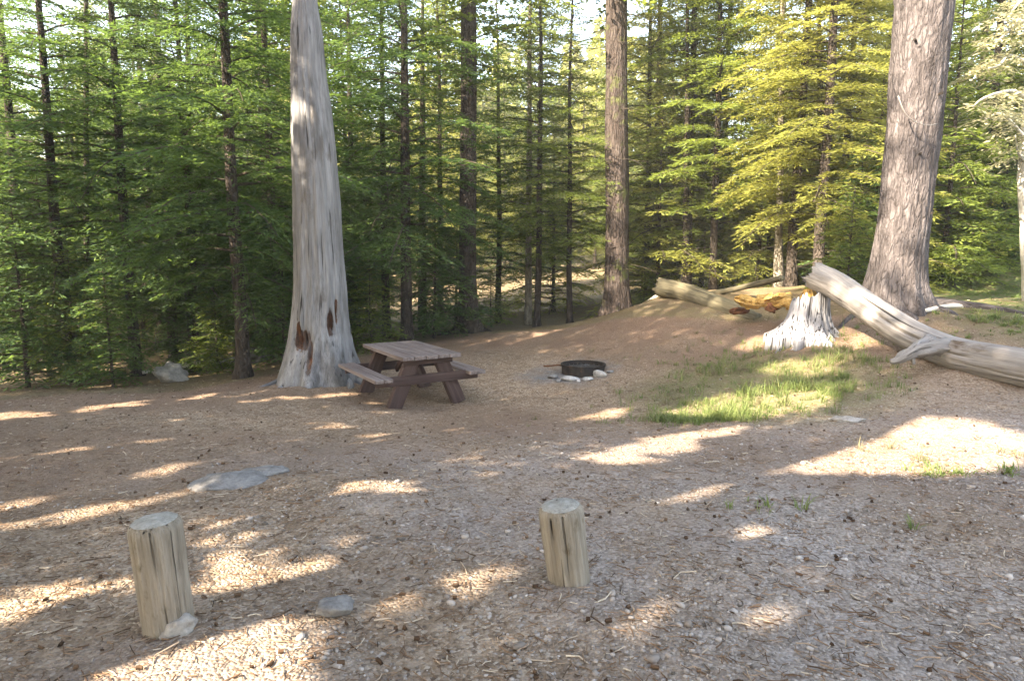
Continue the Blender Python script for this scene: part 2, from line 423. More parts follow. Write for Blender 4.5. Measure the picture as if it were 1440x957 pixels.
# lit standing things: stump, orange wood, log end, left edge of the big trunk, snag foot
lit_pts = []
for px, py, Y, r in [(1110, 450, 10.6, .26), (1130, 415, 10.6, .22), (1080, 405, 11.8, .32), (1170, 388, 10.5, .12), (1110, 390, 11.6, .2),
                     (1010, 428, 13.6, .16), (965, 410, 14.5, .15), (1228, 330, 11.0, .22), (1250, 240, 11, .2), (1430, 150, 12, .7), (1430, 60, 12, .8), (1420, 230, 12, .5), (1380, 505, 8, .16),
                     (490, 480, 10.5, .14), (183, 790, 2.95, .05), (190, 730, 2.95, .07), (215, 712, 2.95, .09), (785, 705, 3.4, .07)]:
    lit_pts.append((*uv(at(px, py, Y)), r))
lit_pts = np.array(lit_pts)
def in_poly(q, poly):
    x, y = q[:, 0], q[:, 1]; ins = np.zeros(len(q), bool); n = len(poly); j = n - 1
    for i in range(n):
        xi, yi = poly[i]; xj, yj = poly[j]
        c = ((yi > y) != (yj > y)) & (x < (xj - xi) * (y - yi) / (yj - yi + 1e-12) + xi)
        ins ^= c; j = i
    return ins
def lit_mask(P):
    q = uv(P) + rng.normal(0, .055, (len(P), 2))
    m = np.zeros(len(q), bool)
    for poly in patches:
        lo, hi = poly.min(0) - .1, poly.max(0) + .1
        k = np.where((q[:, 0] > lo[0]) & (q[:, 0] < hi[0]) & (q[:, 1] > lo[1]) & (q[:, 1] < hi[1]))[0]
        if len(k): m[k] |= in_poly(q[k], poly)
    m |= (q[:, 0] > -4) & (q[:, 1] > 16.3 - .12 * q[:, 0])
    dp = fbm(q[:, 0] * .75 - q[:, 1] * .25, q[:, 1] * 1.3 - q[:, 0] * .5, 0, 88, 3)
    m |= (dp > .10) & (q[:, 1] > 11.6 + .45 * np.maximum(0, q[:, 0] + 3.5)) & (q[:, 0] < 1)
    d2 = fbm(q[:, 0] * 1.5 - q[:, 1] * .7, q[:, 1] * 3.4 - q[:, 0] * 1.9, 0, 99, 3)
    m |= d2 > .93 - .12 * (q[:, 0] < -1.5)
    for u, v, r in lit_pts: m |= (q[:, 0] - u) ** 2 + (q[:, 1] - v) ** 2 < r * r
    return m

# ------------------------------------------------------------------ foliage
def spray(o, az, L, el, droop, r_, tw=.12, sp=.055, sl=.10, wr=.30, spread=.40):
    """flat conifer bough: side twigs with short sprigs; returns base, dir, normal, length arrays, tint and the limb line"""
    d = np.array([math.cos(az), math.sin(az), 0]); rt = np.array([-d[1], d[0], 0])
    n = max(4, int(L / tw * 2)); t = np.linspace(.10, 1, n) + r_.uniform(-.01, .01, n)
    bend = r_.uniform(-.12, .12)
    def line(t):
        t = np.asarray(t)[..., None]
        return o + d * (L * t) + rt * (bend * L * t * t) + np.array([0, 0, 1.]) * (L * (el * t - droop * t * t))
    pos = line(t); side = np.where(np.arange(n) % 2, 1., -1.)
    lt = (L * spread * np.clip(1 - t, 0, 1) ** .75 * np.minimum(1, .35 + 2.2 * t) + .07) * r_.uniform(.65, 1.2, n)
    a = R(52) + r_.normal(0, .16, n)
    td = d * np.cos(a)[:, None] + rt * (side * np.sin(a))[:, None]
    td[:, 2] += (el - 2 * droop * t) * .5 + r_.normal(-.06, .10, n)
    m = int(np.ceil(lt.max() / sp)) + 1
    s = np.arange(m) * sp + sp * .3
    S = np.repeat(s[None], n, 0) + r_.uniform(-.3, .3, (n, m)) * sp
    ok = S < lt[:, None]
    B = pos[:, None] + td[:, None] * S[..., None]; B[..., 2] -= .35 * S ** 2 + r_.normal(0, .008, (n, m))
    ss = np.where((np.arange(m) % 2)[None] ^ (side > 0)[:, None].astype(int), 1., -1.)
    last = S + sp > lt[:, None]
    b = np.where(last, 0, R(46)) * ss + r_.normal(0, .22, (n, m))
    px = np.stack([-td[:, 1], td[:, 0], 0 * td[:, 0]], -1)
    D = td[:, None] * np.cos(b)[..., None] + px[:, None] * np.sin(b)[..., None]
    D[..., 2] += r_.normal(-.05, .22, (n, m))
    D = D[ok]; B = B[ok]; D /= np.linalg.norm(D, axis=1)[:, None]
    k = len(D)
    up = np.array([0, 0, 1.]) + r_.normal(0, .45, (k, 3))
    W = np.cross(D, up); W /= np.linalg.norm(W, axis=1)[:, None] + 1e-9
    ln = sl * r_.uniform(.7, 1.35, k)
    frac = (S / lt[:, None])[ok]
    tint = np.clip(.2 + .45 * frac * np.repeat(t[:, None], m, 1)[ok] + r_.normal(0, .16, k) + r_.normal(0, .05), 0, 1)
    return B, D, W * (wr * ln)[:, None], ln, tint, line(np.linspace(0, 1, 6))

def leaf_mesh(parts, name, mat, parent, flt=None):
    B = np.concatenate([p[0] for p in parts]); D = np.concatenate([p[1] for p in parts]); W = np.concatenate([p[2] for p in parts])
    ln = np.concatenate([p[3] for p in parts])[:, None]; ti = np.concatenate([p[4] for p in parts])
    if flt is not None:
        k = flt(B + D * ln * .5); B, D, W, ln, ti = B[k], D[k], W[k], ln[k], ti[k]
    n = len(B)
    V = np.stack([B, B + D * ln * .45 + W, B + D * ln, B + D * ln * .45 - W], 1).reshape(-1, 3)
    Fc = np.arange(4 * n, dtype=np.int32).reshape(n, 4)
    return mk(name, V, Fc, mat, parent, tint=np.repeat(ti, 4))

def conifer_parts(seed, H, zb, Rc, per_m, el=.18, droop=.34, tw=.12, sp=.055, sl=.10, wr=.3, spread=.45, bare=True, lean=None, zr=None, trunk_line=None, top_pow=.75, low_round=.5):
    r_ = np.random.default_rng(seed)
    parts, limbs = [], []
    n = int((H - zb) * per_m); az = r_.uniform(0, 6)
    for i in range(n):
        z = zb + (H - zb) * (i + r_.uniform(0, 1)) / n
        f = (z - zb) / (H - zb)
        L = Rc * (1 - f) ** top_pow * r_.uniform(.55, 1.15) * min(1, low_round + f * 4)
        if L < .15: L = .15
        az += 2.4 + r_.normal(0, .35)
        o = np.array([0, 0, z]) if trunk_line is None else trunk_line(z)
        P = spray(o, az, L, el * r_.uniform(.2, 1.6) + .25 * f, droop * r_.uniform(.6, 1.3), r_, tw, sp, sl, wr, spread)
        parts.append(P[:5]); limbs.append((P[5], .006 + .008 * L))
    if bare and zb > .8:
        for i in range(int(zb * 3.5)):
            z = r_.uniform(.5, zb); az += 2.4 + r_.normal(0, .5); L = r_.uniform(.2, .8) * min(Rc, 1.6)
            o = np.array([0, 0, z]) if trunk_line is None else trunk_line(z)
            d = np.array([math.cos(az), math.sin(az), 0]); t = np.linspace(0, 1, 6)[:, None]
            ln = o + d * L * t + np.array([0, 0, 1]) * L * (.1 * t - .35 * t * t) + np.cumsum(r_.normal(0, .012, (6, 3)), 0)
            limbs.append((ln, .009))
            for q in range(3):
                a2 = az + r_.choice([-1, 1]) * r_.uniform(.5, 1); l2 = L * r_.uniform(.2, .45); b = ln[r_.integers(1, 5)]
                limbs.append((b + np.array([math.cos(a2), math.sin(a2), -.15]) * l2 * t, .005))
    return parts, limbs
def limb_mesh(limbs, mat, parent):
    """limbs join the trunk's mesh"""
    import bmesh
    o = _limb_mesh(limbs, mat, None, 'limbs'); tr = [c for c in parent.children if c.name.startswith('trunk')][0]
    k = len(tr.data.materials); tr.data.materials.append(mat)
    o.data.polygons.foreach_set('material_index', np.full(len(o.data.polygons), k, np.int32))
    bm = bmesh.new(); bm.from_mesh(tr.data); bm.from_mesh(o.data); bm.to_mesh(tr.data); bm.free()
    me = o.data; bpy.data.objects.remove(o); bpy.data.meshes.remove(me)
def _limb_mesh(limbs, mat, parent, name):
    Vs, Fs, Gs = [], [], []; n0 = 0
    for P, r0 in limbs:
        m = len(P); rad = np.linspace(r0, r0 * .3, m)
        V, Fc, G = tube(P, rad, 4, False, None, (P[0][2] * 3, 0, 0))
        Vs.append(V); Gs.append(G); Fs.append(np.array(Fc) + n0); n0 += len(V)
    return mk(name, np.concatenate(Vs), np.concatenate(Fs), mat, parent, gc=np.concatenate(Gs), smooth=True)
def trunk_mesh(H, r0, mat, parent, n=14, flare=.5, seed=0, steps=26, wob=.03, line=None, z0=-.3, disp=True):
    r_ = np.random.default_rng(seed); z = np.linspace(0, 1, steps) ** 1.5 * (H - z0) + z0
    if line is None:
        ph = r_.uniform(0, 6, 4)
        P = np.stack([wob * np.sin(z * .5 + ph[0]) + wob * .5 * np.sin(z * 1.3 + ph[1]), wob * np.sin(z * .45 + ph[2]), z], -1); P[:, :2] -= P[0, :2]
    else: P = np.array([line(q) for q in z])
    rad = r0 * np.clip(1 - z / H, .03, 1) ** .8 * (1 + flare * np.exp(-np.maximum(z, 0) / (r0 * 1.6)))
    ph = r_.uniform(0, 6)
    def dp(TH, S, RR):
        fl = np.exp(-np.maximum(S + z0, 0) / (r0 * 2.2))
        return RR * (.16 * fl * np.sin(TH * 5 + ph) + .05 * fbm(np.cos(TH) * 3 + seed, np.sin(TH) * 3, S * 1.2, seed, 3))
    V, Fc, G = tube(P, rad, n, True, dp if disp else None, (seed * 1.3 % 7, 0, 0))
    return mk('trunk', V, Fc, mat, parent, gc=G, smooth=True)

def copy_tree(o, parent=None):
    c = o.copy(); col.objects.link(c); c.parent = parent
    for ch in list(o.children): copy_tree(ch, c)
    return c

def make_conifer(name, seed, H, zb, Rc, per_m, r0, leaf, barkm, **k):
    t = thing(name, '', 'tree')
    tk = {q: k.pop(q) for q in ('flare', 'steps', 'n') if q in k}
    trunk_mesh(H, r0, barkm, t, seed=seed, **tk)
    parts, limbs = conifer_parts(seed, H, zb, Rc, per_m, **k)
    leaf_mesh(parts, 'crown', leaf, t); limb_mesh(limbs, M['twig'], t)
    return t

# prototypes --------------------------------------------------------
D_ = dict(tw=.10, sp=.034, sl=.115, wr=.11, spread=.50, droop=.42)
protos = {
 'hemA': make_conifer('hemlock_tree', 21, 12.5, 1.5, 3.0, 10.5, .13, M['hem'], M['barkA'], **D_),
 'hemB': make_conifer('hemlock_tree', 22, 10.5, 1.2, 2.5, 11.5, .10, M['hem'], M['barkD'], **D_),
 'firA': make_conifer('fir_tree', 23, 13.5, 1.2, 2.8, 10.5, .12, M['fir'], M['barkA'], **D_),
 'firB': make_conifer('fir_tree', 24, 11.5, 1.8, 2.3, 11, .09, M['fir'], M['barkD'], **{**D_, 'droop': .30}),
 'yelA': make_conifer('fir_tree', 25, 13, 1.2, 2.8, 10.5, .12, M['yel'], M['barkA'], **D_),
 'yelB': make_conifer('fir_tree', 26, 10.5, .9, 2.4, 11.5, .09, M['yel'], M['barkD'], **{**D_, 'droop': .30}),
 'tall': make_conifer('tall_fir_tree', 27, 22, 5.5, 3.2, 10, .24, M['fir'], M['barkA'], tw=.17, sp=.085, sl=.17, wr=.30, spread=.55, flare=.35),
 'youA': make_conifer('young_tree', 30, 5.5, .15, 1.9, 18, .06, M['fir'], M['barkD'], steps=12, n=8, low_round=.9, **D_),
 'youB': make_conifer('young_tree', 31, 4.5, .15, 1.7, 19, .05, M['yel'], M['barkD'], steps=12, n=8, low_round=.9, **D_),
 'youC': make_conifer('young_tree', 32, 5.0, .15, 1.8, 18, .06, M['hem'], M['barkD'], steps=12, n=8, low_round=.9, **D_),
 'sapA': make_conifer('sapling', 28, 3.2, .15, 1.15, 30, .035, M['hem'], M['barkD'], tw=.09, sp=.04, sl=.10, wr=.16, spread=.55, steps=10, n=8),
 'sapB': make_conifer('sapling', 29, 2.3, .12, .95, 36, .025, M['fir'], M['barkD'], tw=.09, sp=.04, sl=.095, wr=.16, spread=.55, steps=10, n=8),
}
used = set()
def plant(kind, x, y, label, group=None, s=1.0, rz=None, cat='tree', mat=None, tr=1.0, tilt=(0, 0)):
    p = protos[kind]
    if kind not in used: used.add(kind); t = p
    else: t = copy_tree(p)
    for q in ('label', 'group'):
        if q in t: del t[q]
    t.location = (float(x), float(y), float(gz(x, y)) - .02)
    t.rotation_euler = (tilt[0], tilt[1], rng.uniform(0, 6.28) if rz is None else rz); t.scale = (s, s, s * rng.uniform(.95, 1.08))
    tag(t, label, cat, group); return t
def plant_px(kind, px, Y, label, **k):
    x = (px - CX) / F * Y * 1.0
    # the ray row barely matters for x at given depth: use ground row
    return plant(kind, x, Y, label, **k)

occupied = [(-3.1, 10.9, 1.6), (6.3, 11.3, 1.6), (4.4, 10.8, 1.5)]
near = [
 ('hemA', 337, 12.2, 'dark hemlock with a bare lower trunk just left of the grey dead snag', .95),
 ('hemA', 35, 17.0, 'dark hemlock standing at the far left edge of the clearing', 1.1),
 ('hemB', 185, 14.0, 'slim dark hemlock behind the pale boulder at the left edge of the clearing', 1.1),
 ('hemA', 240, 17.5, 'hemlock standing behind and between the two left hemlocks', 1.0),
 ('hemA', 572, 15.0, 'green hemlock with a thin dark trunk, right behind the picnic table', 1.0),
 ('hemB', 543, 16.4, 'slender hemlock close beside the snag, behind the left end of the table', 1.0),
 ('hemB', 500, 18.5, 'green hemlock directly behind the right side of the grey snag', 1.1),
 ('firB', 755, 17.5, 'thin straight fir with a dark trunk, left one of the close pair', .95),
 ('firB', 802, 17.2, 'very thin dark fir, right one of the close pair left of the brown trunk', .85),
 ('hemB', 700, 19.5, 'small green hemlock between the mossy trunk and the close pair of firs', .9),
 ('hemB', 92, 13.6, 'slim dark hemlock with boughs to the ground, second from the left border', 1.15),
 ('hemB', 268, 14.6, 'slim hemlock close behind the bare trunked hemlock, to its left', 1.05),
 ('hemB', 392, 14.8, 'dark hemlock filling the gap left of the grey snag', 1.1),
 ('firB', 618, 19.0, 'slim green fir just left of the mossy trunk', 1.0),
 ('yelB', 905, 19.2, 'slim yellow green fir close at the right of the brown trunk', 1.1),
 ('yelA', 1150, 14.6, 'broad yellow green fir whose low boughs hang over the stump from behind', 1.0),
 ('yelB', 1195, 19.5, 'slim yellow green fir half hidden by the big leaning trunk', 1.2),
 ('youB', 925, 18.2, 'young yellow green fir between the brown trunk and the mossy log', 1.25),
 ('youA', 985, 19.6, 'young green fir behind the middle of the mossy log', 1.3),
 ('youB', 1064, 18.0, 'young yellow green fir below the bright opening', 1.0),
 ('youB', 778, 21.5, 'young yellow green fir between the close pair of thin firs', 1.3),
 ('youB', 1225, 15.2, 'young yellow green fir hugging the left side of the big leaning trunk', 1.1),
 ('youA', 1322, 15.6, 'young green fir close at the right of the big leaning trunk', 1.2),
 ('youB', 1420, 16.8, 'young yellow green fir near the right border', 1.3),
 ('yelA', 1010, 22.0, 'yellow green fir left of the bright opening', 1.1),
 ('firA', 965, 18.0, 'fir with dark stem rising behind the old mossy log', 1.0),
 ('firB', 1002, 17.4, 'thin dark stemmed fir above the middle of the old mossy log', 1.1),
 ('yelA', 1112, 15.6, 'brown stemmed yellow green fir right behind the orange rotten wood', 1.0),
 ('yelB', 1180, 16.5, 'yellow green fir between the stump and the big leaning trunk', 1.1),
 ('yelA', 920, 21.0, 'sunlit yellow green fir to the right of the brown trunk', 1.1),
 ('yelA', 1082, 21.0, 'tall sunlit yellow green fir behind the bright opening', 1.2),
 ('firA', 1375, 17.5, 'fir with brown drooping boughs right of the big leaning trunk', 1.0),
 ('firB', 1350, 21.0, 'darker fir standing behind the big leaning trunk at its right', 1.2),
]
for k, px, Y, lab, s in near:
    t = plant_px(k, px, Y, lab, s=s, cat='young tree' if k[:3] == 'you' else 'tree')
    occupied.append((t.location.x, t.location.y, 1.2))

# clearing outline (kept free of trees)
clear = np.array([gp(*p)[:2] for p in [(0, 562), (110, 556), (300, 545), (370, 530), (560, 490), (660, 470), (860, 450), (960, 445), (1080, 450), (1220, 440), (1330, 410), (1440, 380)]])
clear = np.vstack([[-16, 8.5], [-9, 10], clear, [20, 14], [20, -10], [-5, -10], [-5, 0], [-8, 5], [-16, 6]])
bg_labels = {'hemA': 'dark green hemlock deep in the wood, one of many alike', 'hemB': 'slim dark green hemlock deep in the wood, one of many alike',
             'firA': 'mid green fir deep in the wood, one of many alike', 'firB': 'slim mid green fir deep in the wood, one of many alike',
             'yelA': 'yellow green sunlit fir deep in the wood, one of many alike', 'yelB': 'slim yellow green sunlit fir deep in the wood, one of many alike',
             'tall': 'tall fir with a high crown deep in the wood'}
def free(x, y, d):
    return all((x - a) ** 2 + (y - b) ** 2 > (d + c - 1.0) ** 2 if c > 1.3 else (x - a) ** 2 + (y - b) ** 2 > d * d for a, b, c in occupied)
cnt = 0
for tries in range(6000):
    if cnt >= 92: break
    Y = 15 + 45 * rng.uniform() ** 1.25
    x = rng.uniform(-.86, .86) * Y
    d = 1.5 + .035 * Y
    if in_poly(np.array([[x, Y]]), clear)[0] or not free(x, Y, d): continue
    if Y < 17 and -.2 * Y < x < .45 * Y: continue
    # bright opening to the sky around the middle right
    if abs(x / Y - .335) < .03 and Y > 18: continue
    if abs(x / Y + .68) < .03 and Y > 20: continue
    if (20 if abs(x / Y) < .16 else 23) < Y < 37 and x / Y > -.5: continue
    f = x / Y + rng.normal(0, .18) + (.3 if Y > 36 else 0)  # deep trees lean towards the needles with sunlight in their colour
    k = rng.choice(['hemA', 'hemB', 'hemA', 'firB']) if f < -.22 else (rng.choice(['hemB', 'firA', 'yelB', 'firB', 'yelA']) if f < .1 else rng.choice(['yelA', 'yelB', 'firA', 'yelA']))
    if rng.uniform() < .1: k = 'tall'
    plant(k, x, Y, bg_labels[k], group={'hem': 'dark hemlocks deep in the wood', 'fir': 'mid green firs deep in the wood', 'yel': 'yellow green firs deep in the wood', 'tal': 'tall firs deep in the wood'}[k[:3]], s=rng.uniform(.8, 1.25))
    occupied.append((x, Y, 1.2)); cnt += 1
print('background trees', cnt)
yl = {'youA': 'bushy mid green young fir in the understory of the wood', 'youB': 'bushy yellow green young fir in the understory of the wood', 'youC': 'bushy dark young hemlock in the understory of the wood'}
cnt = 0
for tries in range(6000):
    if cnt >= 95: break
    Y = 16 + 34 * rng.uniform() ** 1.1; x = rng.uniform(-.84, .84) * Y
    if in_poly(np.array([[x, Y]]), clear)[0] or not all((x - a) ** 2 + (y_ - 0) ** 2 * 0 + (Y - y_) ** 2 > 1.3 ** 2 for a, y_, c in occupied): continue
    if Y < 20 and -.22 * Y < x < .5 * Y: continue
    if Y < 36 and -.13 * Y < x < .17 * Y: continue
    if 24 < Y < 33 and x / Y > -.45 and rng.uniform() < .35: continue
    f = x / Y + rng.normal(0, .15)
    k = rng.choice(['youC', 'youC', 'youA']) if f < -.2 else (rng.choice(['youA', 'youB', 'youC']) if f < .1 else rng.choice(['youA', 'youB', 'youB']))
    plant(k, x, Y, yl[k], group={'youA': 'mid green young firs', 'youB': 'yellow green young firs', 'youC': 'dark young hemlocks'}[k], s=rng.uniform(.7, 1.3), cat='young tree')
    occupied.append((x, Y, 1.0)); cnt += 1
print('young', cnt)
# the far wood, one mass beyond what can be told apart
Bs, Ds, Ws, Ls, Ts = [], [], [], [], []
for i in range(260):
    Y = rng.uniform(62, 95); x = rng.uniform(-.95, .95) * Y; z0 = float(gz(x, Y)); H = rng.uniform(9, 22); n = 1400
    if abs(x / Y - .335) < .035 or abs(x / Y + .69) < .02: H *= .35
    z = H * rng.uniform(0, 1, n) ** 1.1; rr = 3.6 * (1 - z / H) ** .7 * rng.uniform(0, 1, n) ** .5; a = rng.uniform(0, 2 * PI, n)
    Bs.append(np.stack([x + rr * np.cos(a), Y + rr * np.sin(a), z0 + z - .2 * rr], -1))
    D = np.stack([np.cos(a), np.sin(a), rng.normal(-.2, .3, n)], -1); Ds.append(D); up = rng.normal(0, .6, (n, 3)) + [0, 0, 1]
    W = np.cross(D, up); W /= np.linalg.norm(W, axis=1)[:, None]; l_ = rng.uniform(.5, 1.1, n); Ls.append(l_); Ws.append(W * (.22 * l_)[:, None]); Ts.append(np.clip(rng.normal(.5, .2, n), 0, 1))
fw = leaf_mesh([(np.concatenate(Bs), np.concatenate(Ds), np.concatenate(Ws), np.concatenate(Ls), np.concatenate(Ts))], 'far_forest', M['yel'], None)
tag(fw, 'far wood seen as one green mass between the nearer trees', 'forest', kind='stuff')
# saplings: low boughs along the edge of the wood
saps = [(28, 12.6, 1.2, 'A'), (100, 13.0, 1.1, 'B'), (150, 12.2, .8, 'A'), (265, 14.5, 1.0, 'A'), (300, 13.5, .8, 'B'), (395, 13.6, .9, 'A'), (520, 14.2, .9, 'B'), (610, 15.5, 1.1, 'A'), (640, 17.3, 1.1, 'A'), (690, 18.5, .8, 'B'),
        (905, 18.0, .8, 'B'), (1190, 13.2, .95, 'B'), (1205, 14.5, 1.0, 'A'), (1340, 15.5, .9, 'B'), (1400, 16.5, 1.0, 'A'), (60, 15.5, 1.5, 'A'), (470, 16.5, 1.3, 'A')]
saplab = ['leafy dark sapling at the far left edge of the clearing', 'small green sapling second from the left edge', 'low sapling beside the pale boulder at left', 'sapling behind the pale boulder at left',
          'small sapling just left of the bare trunked hemlock', 'dark sapling touching the left side of the grey snag', 'low green sapling just behind the left end of the picnic table', 'bushy sapling behind the right end of the picnic table',
          'bushy sapling hugging the foot of the mossy trunk', 'small sapling between the mossy trunk and thin fir pair', 'small sapling right of the brown trunk', 'bright green low sapling left of the big leaning trunk, behind the stump',
          'green sapling touching the big leaning trunk from behind', 'small sapling right of the big leaning trunk', 'sapling under the drooping boughs at the right', 'tall sapling behind the far left saplings',
          'tall sapling behind the grey snag']
for (px, Y, s, k), lab in zip(saps, saplab):
    plant_px('sap' + k, px, Y, lab, s=s, cat='sapling')

# ------------------------------------------------------------------ trunks drawn from their own outline
def outline_trunk(name, secs, Y, mat, label, cat='tree', n=64, ztop=None, rtop=.1, seed=0, lean_out=0, rough=.05, ribs=.0, rfun=None, tfun=None, steps=120):
    """secs: (row, left, right) measured on the trunk; depth Y; real radius at each height"""
    C_, Rr = [], []
    for py, xl, xr in secs:
        c = at((xl + xr) / 2, py, Y); C_.append(c); Rr.append((xr - xl) / 2 / F * Y * .955)
    C_ = np.array(C_)[::-1]; Rr = np.array(Rr)[::-1]      # from foot upward
    if ztop:
        d = (C_[-1] - C_[-3]); d /= d[2]; C_ = np.vstack([C_, C_[-1] + d * (ztop - C_[-1][2]) * .4, C_[-1] + d * (ztop - C_[-1][2])]); Rr = np.append(Rr, [(Rr[-1] * .6 + rtop * .4), rtop])
    base = C_[0].copy(); base[2] = float(gz(base[0], base[1]))
    Q = resamp(np.hstack([C_ - base, Rr[:, None]]), steps)
    foot = Q[0].copy(); foot[2] = -.35; Q = np.vstack([foot, Q])
    P, rad = Q[:, :3], Q[:, 3]
    t = thing(name, label, cat, base)
    def dp(TH, S, RR):
        h = S - .35
        fl = np.exp(-np.maximum(h, 0) / .42)
        d = ribs * fl * (np.sin(TH * 7 + 1.3 * np.sin(TH * 2 + seed)) + .5 * np.sin(TH * 13 + seed))
        d = d + rough * RR * fbm(np.cos(TH) * 2.2 + seed, np.sin(TH) * 2.2, h * .7, seed, 4) * 1.2
        d = d + .012 * fbm(np.cos(TH) * 16, np.sin(TH) * 16, h * 1.1, seed + 5, 3)
        if rfun is not None: d = d + rfun(TH, h)
        return d
    V, Fc, G = tube(P, rad, n, True, dp, (seed, 0, 0))
    ti = None
    if tfun is not None:
        th = np.linspace(0, 2 * PI, n, endpoint=False)
        q = np.concatenate([[0], np.cumsum(np.linalg.norm(np.diff(P, axis=0), axis=1))]) - .35
        TH, S = np.meshgrid(th, q); ti = np.concatenate([tfun(TH, S).ravel(), [0, 0]])
    o = mk('trunk', V, Fc, mat, t, gc=G, smooth=True, tint=ti)
    line = lambda z: np.array([np.interp(z, P[:, 2], P[:, 0]), np.interp(z, P[:, 2], P[:, 1]), z])
    return t, line, P, rad

# --- the grey dead snag (frames: theta 270deg = toward camera because N=+x, B=+y)
def adiff(a, b): return (a - b + PI) % (2 * PI) - PI
CAV = [(R(-52), .95, .13, .22), (R(-38), 1.12, .05, .22), (R(-106), .68, .26, .16), (R(-118), .85, .10, .12), (R(-90), .42, .07, .26)]
def snag_r(TH, h):
    d = 0
    for a, z, wa, wz in CAV:
        q = (adiff(TH, a) / wa) ** 2 + ((h - z) / wz) ** 2
        d = d - .10 * np.exp(-q * 1.3) * (1 + .5 * np.sin(TH * 31 + h * 9))
    d = d + .018 * np.abs(np.sin(TH * 9 + .8 * np.sin(h * .9))) ** .5
    return d
def snag_t(TH, h):
    k = np.zeros(TH.shape)
    for a, z, wa, wz in CAV:
        q = (adiff(TH, a) / wa) ** 2 + ((h - z) / wz) ** 2
        k = np.maximum(k, np.exp(-q * .75))
    return k
snag, sline, sP, sR = outline_trunk('dead_snag', [(-60, 416, 441), (0, 414, 444), (50, 411, 452), (100, 410, 456), (150, 410, 463), (210, 411, 470), (300, 413, 477), (400, 413, 486), (440, 410, 489), (470, 406, 493), (500, 399, 500), (533, 388, 512)],
    10.9, M['snag'], 'tall silver grey dead snag with flared foot and red rotten hollows beside the picnic table', 'dead tree', n=128, seed=3, rough=.05, ribs=.045, rfun=snag_r, tfun=snag_t, steps=170, ztop=8.2, rtop=.07)
def roots(parent, base, specs, mat, name='root'):
    for a, L, r0 in specs:
        n = 14; t_ = np.linspace(0, 1, n)
        x = base[0] + np.cos(a + .25 * np.sin(t_ * 5 + a)) * L * t_; y = base[1] + np.sin(a + .25 * np.sin(t_ * 5 + a)) * L * t_
        z = gz_s(x, y) + r0 * (.9 - 1.7 * t_) + .02
        P = np.stack([x, y, z], -1) - np.array(parent.location)
        MB().tube(P, r0 * (1.0 - .75 * t_), 10, True, lambda T, S, Q: Q * .18 * fbm(np.cos(T) * 2, np.sin(T) * 2, S * 5, 3, 3)).build(name, mat, parent, True)
roots(snag, snag.location, [(R(-40), 1.05, .13), (R(-75), .85, .12), (R(-140), .95, .14), (R(-165), 1.1, .13), (R(-105), .8, .10), (R(-10), 1.0, .12), (R(160), 1.1, .1), (R(80), 1.0, .1)], M['snag'])

# --- big leaning trunk at right
big, bline, bP, bR = outline_trunk('big_fir_tree', [(-80, 1270, 1342), (0, 1265, 1337), (80, 1258, 1329), (160, 1251, 1321), (240, 1243, 1312), (300, 1237, 1306), (350, 1229, 1300), (385, 1222, 1299), (410, 1215, 1302), (438, 1206, 1312)],
    11.3, M['barkB'], 'big grey barked fir leaning right, standing behind the long fallen log', n=96, seed=8, rough=.04, ribs=.06, ztop=24, rtop=.08, steps=150)
parts, limbs = conifer_parts(91, 24, 8.5, 3.4, 7, tw=.18, sp=.09, sl=.16, wr=.3, bare=False, trunk_line=bline)
leaf_mesh(parts, 'crown', M['fir'], big); limb_mesh(limbs, M['twig'], big)
roots(big, big.location, [(R(-25), 2.3, .10), (R(-60), 1.2, .13), (R(-110), 1.0, .13), (R(-150), 1.0, .12), (R(5), 1.8, .11), (R(180), 1.2, .1)], M['barkB'])
# pale dead twig that loops across the big trunk, growing out of it
cpts = [at(1263, 135, 10.75), at(1272, 158, 10.72), at(1288, 172, 10.70), at(1305, 176, 10.72), at(1318, 174, 10.85)]
MB().tube(resamp(np.array(cpts), 16) - np.array(big.location), np.linspace(.011, .006, 16), 6).build('dead_twig', M['logw'], big, True)
b = MB()
for z, a, L in ((2.4, R(-100), .25), (3.3, R(-70), .3), (4.1, R(-130), .35), (4.9, R(-60), .35), (1.5, R(-50), .15)):
    o = bline(z); o2 = o + np.array([math.cos(a), math.sin(a), .1]) * (.38 + L * .3)
    MB().tube(np.array([o, o2]), [.04, .018], 7).build('branch_stub', M['barkA'], big)

# --- brown straight trunk, mossy trunk
bt, l2, P2, _ = outline_trunk('brown_fir_tree', [(-80, 853, 881), (0, 852, 881), (100, 852, 882), (200, 851, 883), (300, 851, 884), (380, 850, 885), (420, 848, 888), (444, 842, 894)],
    16.5, M['barkC'], 'straight reddish brown fir trunk in the middle of the wood edge', n=56, seed=5, rough=.04, ribs=.05, ztop=24, rtop=.06, steps=90)
parts, limbs = conifer_parts(92, 24, 7.2, 2.9, 7, tw=.18, sp=.09, sl=.16, wr=.3, bare=True, trunk_line=l2)
leaf_mesh(parts, 'crown', M['fir'], bt); limb_mesh(limbs, M['twig'], bt)
roots(bt, bt.location, [(R(-35), 1.0, .1), (R(-80), .8, .1), (R(-130), .9, .1), (R(180), 1.0, .09), (R(0), 1.1, .09)], M['barkC'])
mt, l3, P3, _ = outline_trunk('mossy_fir_tree', [(-80, 649, 669), (0, 648, 669), (100, 648, 670), (200, 647, 670), (300, 646, 670), (400, 645, 671), (440, 643, 674), (467, 636, 682)],
    16.5, M['barkA'], 'straight dark mossy fir trunk behind the right end of the picnic table', n=48, seed=6, rough=.04, ribs=.05, ztop=22, rtop=.05, steps=80)
parts, limbs = conifer_parts(93, 22, 5.6, 2.6, 8, tw=.16, sp=.08, sl=.14, wr=.3, bare=True, trunk_line=l3)
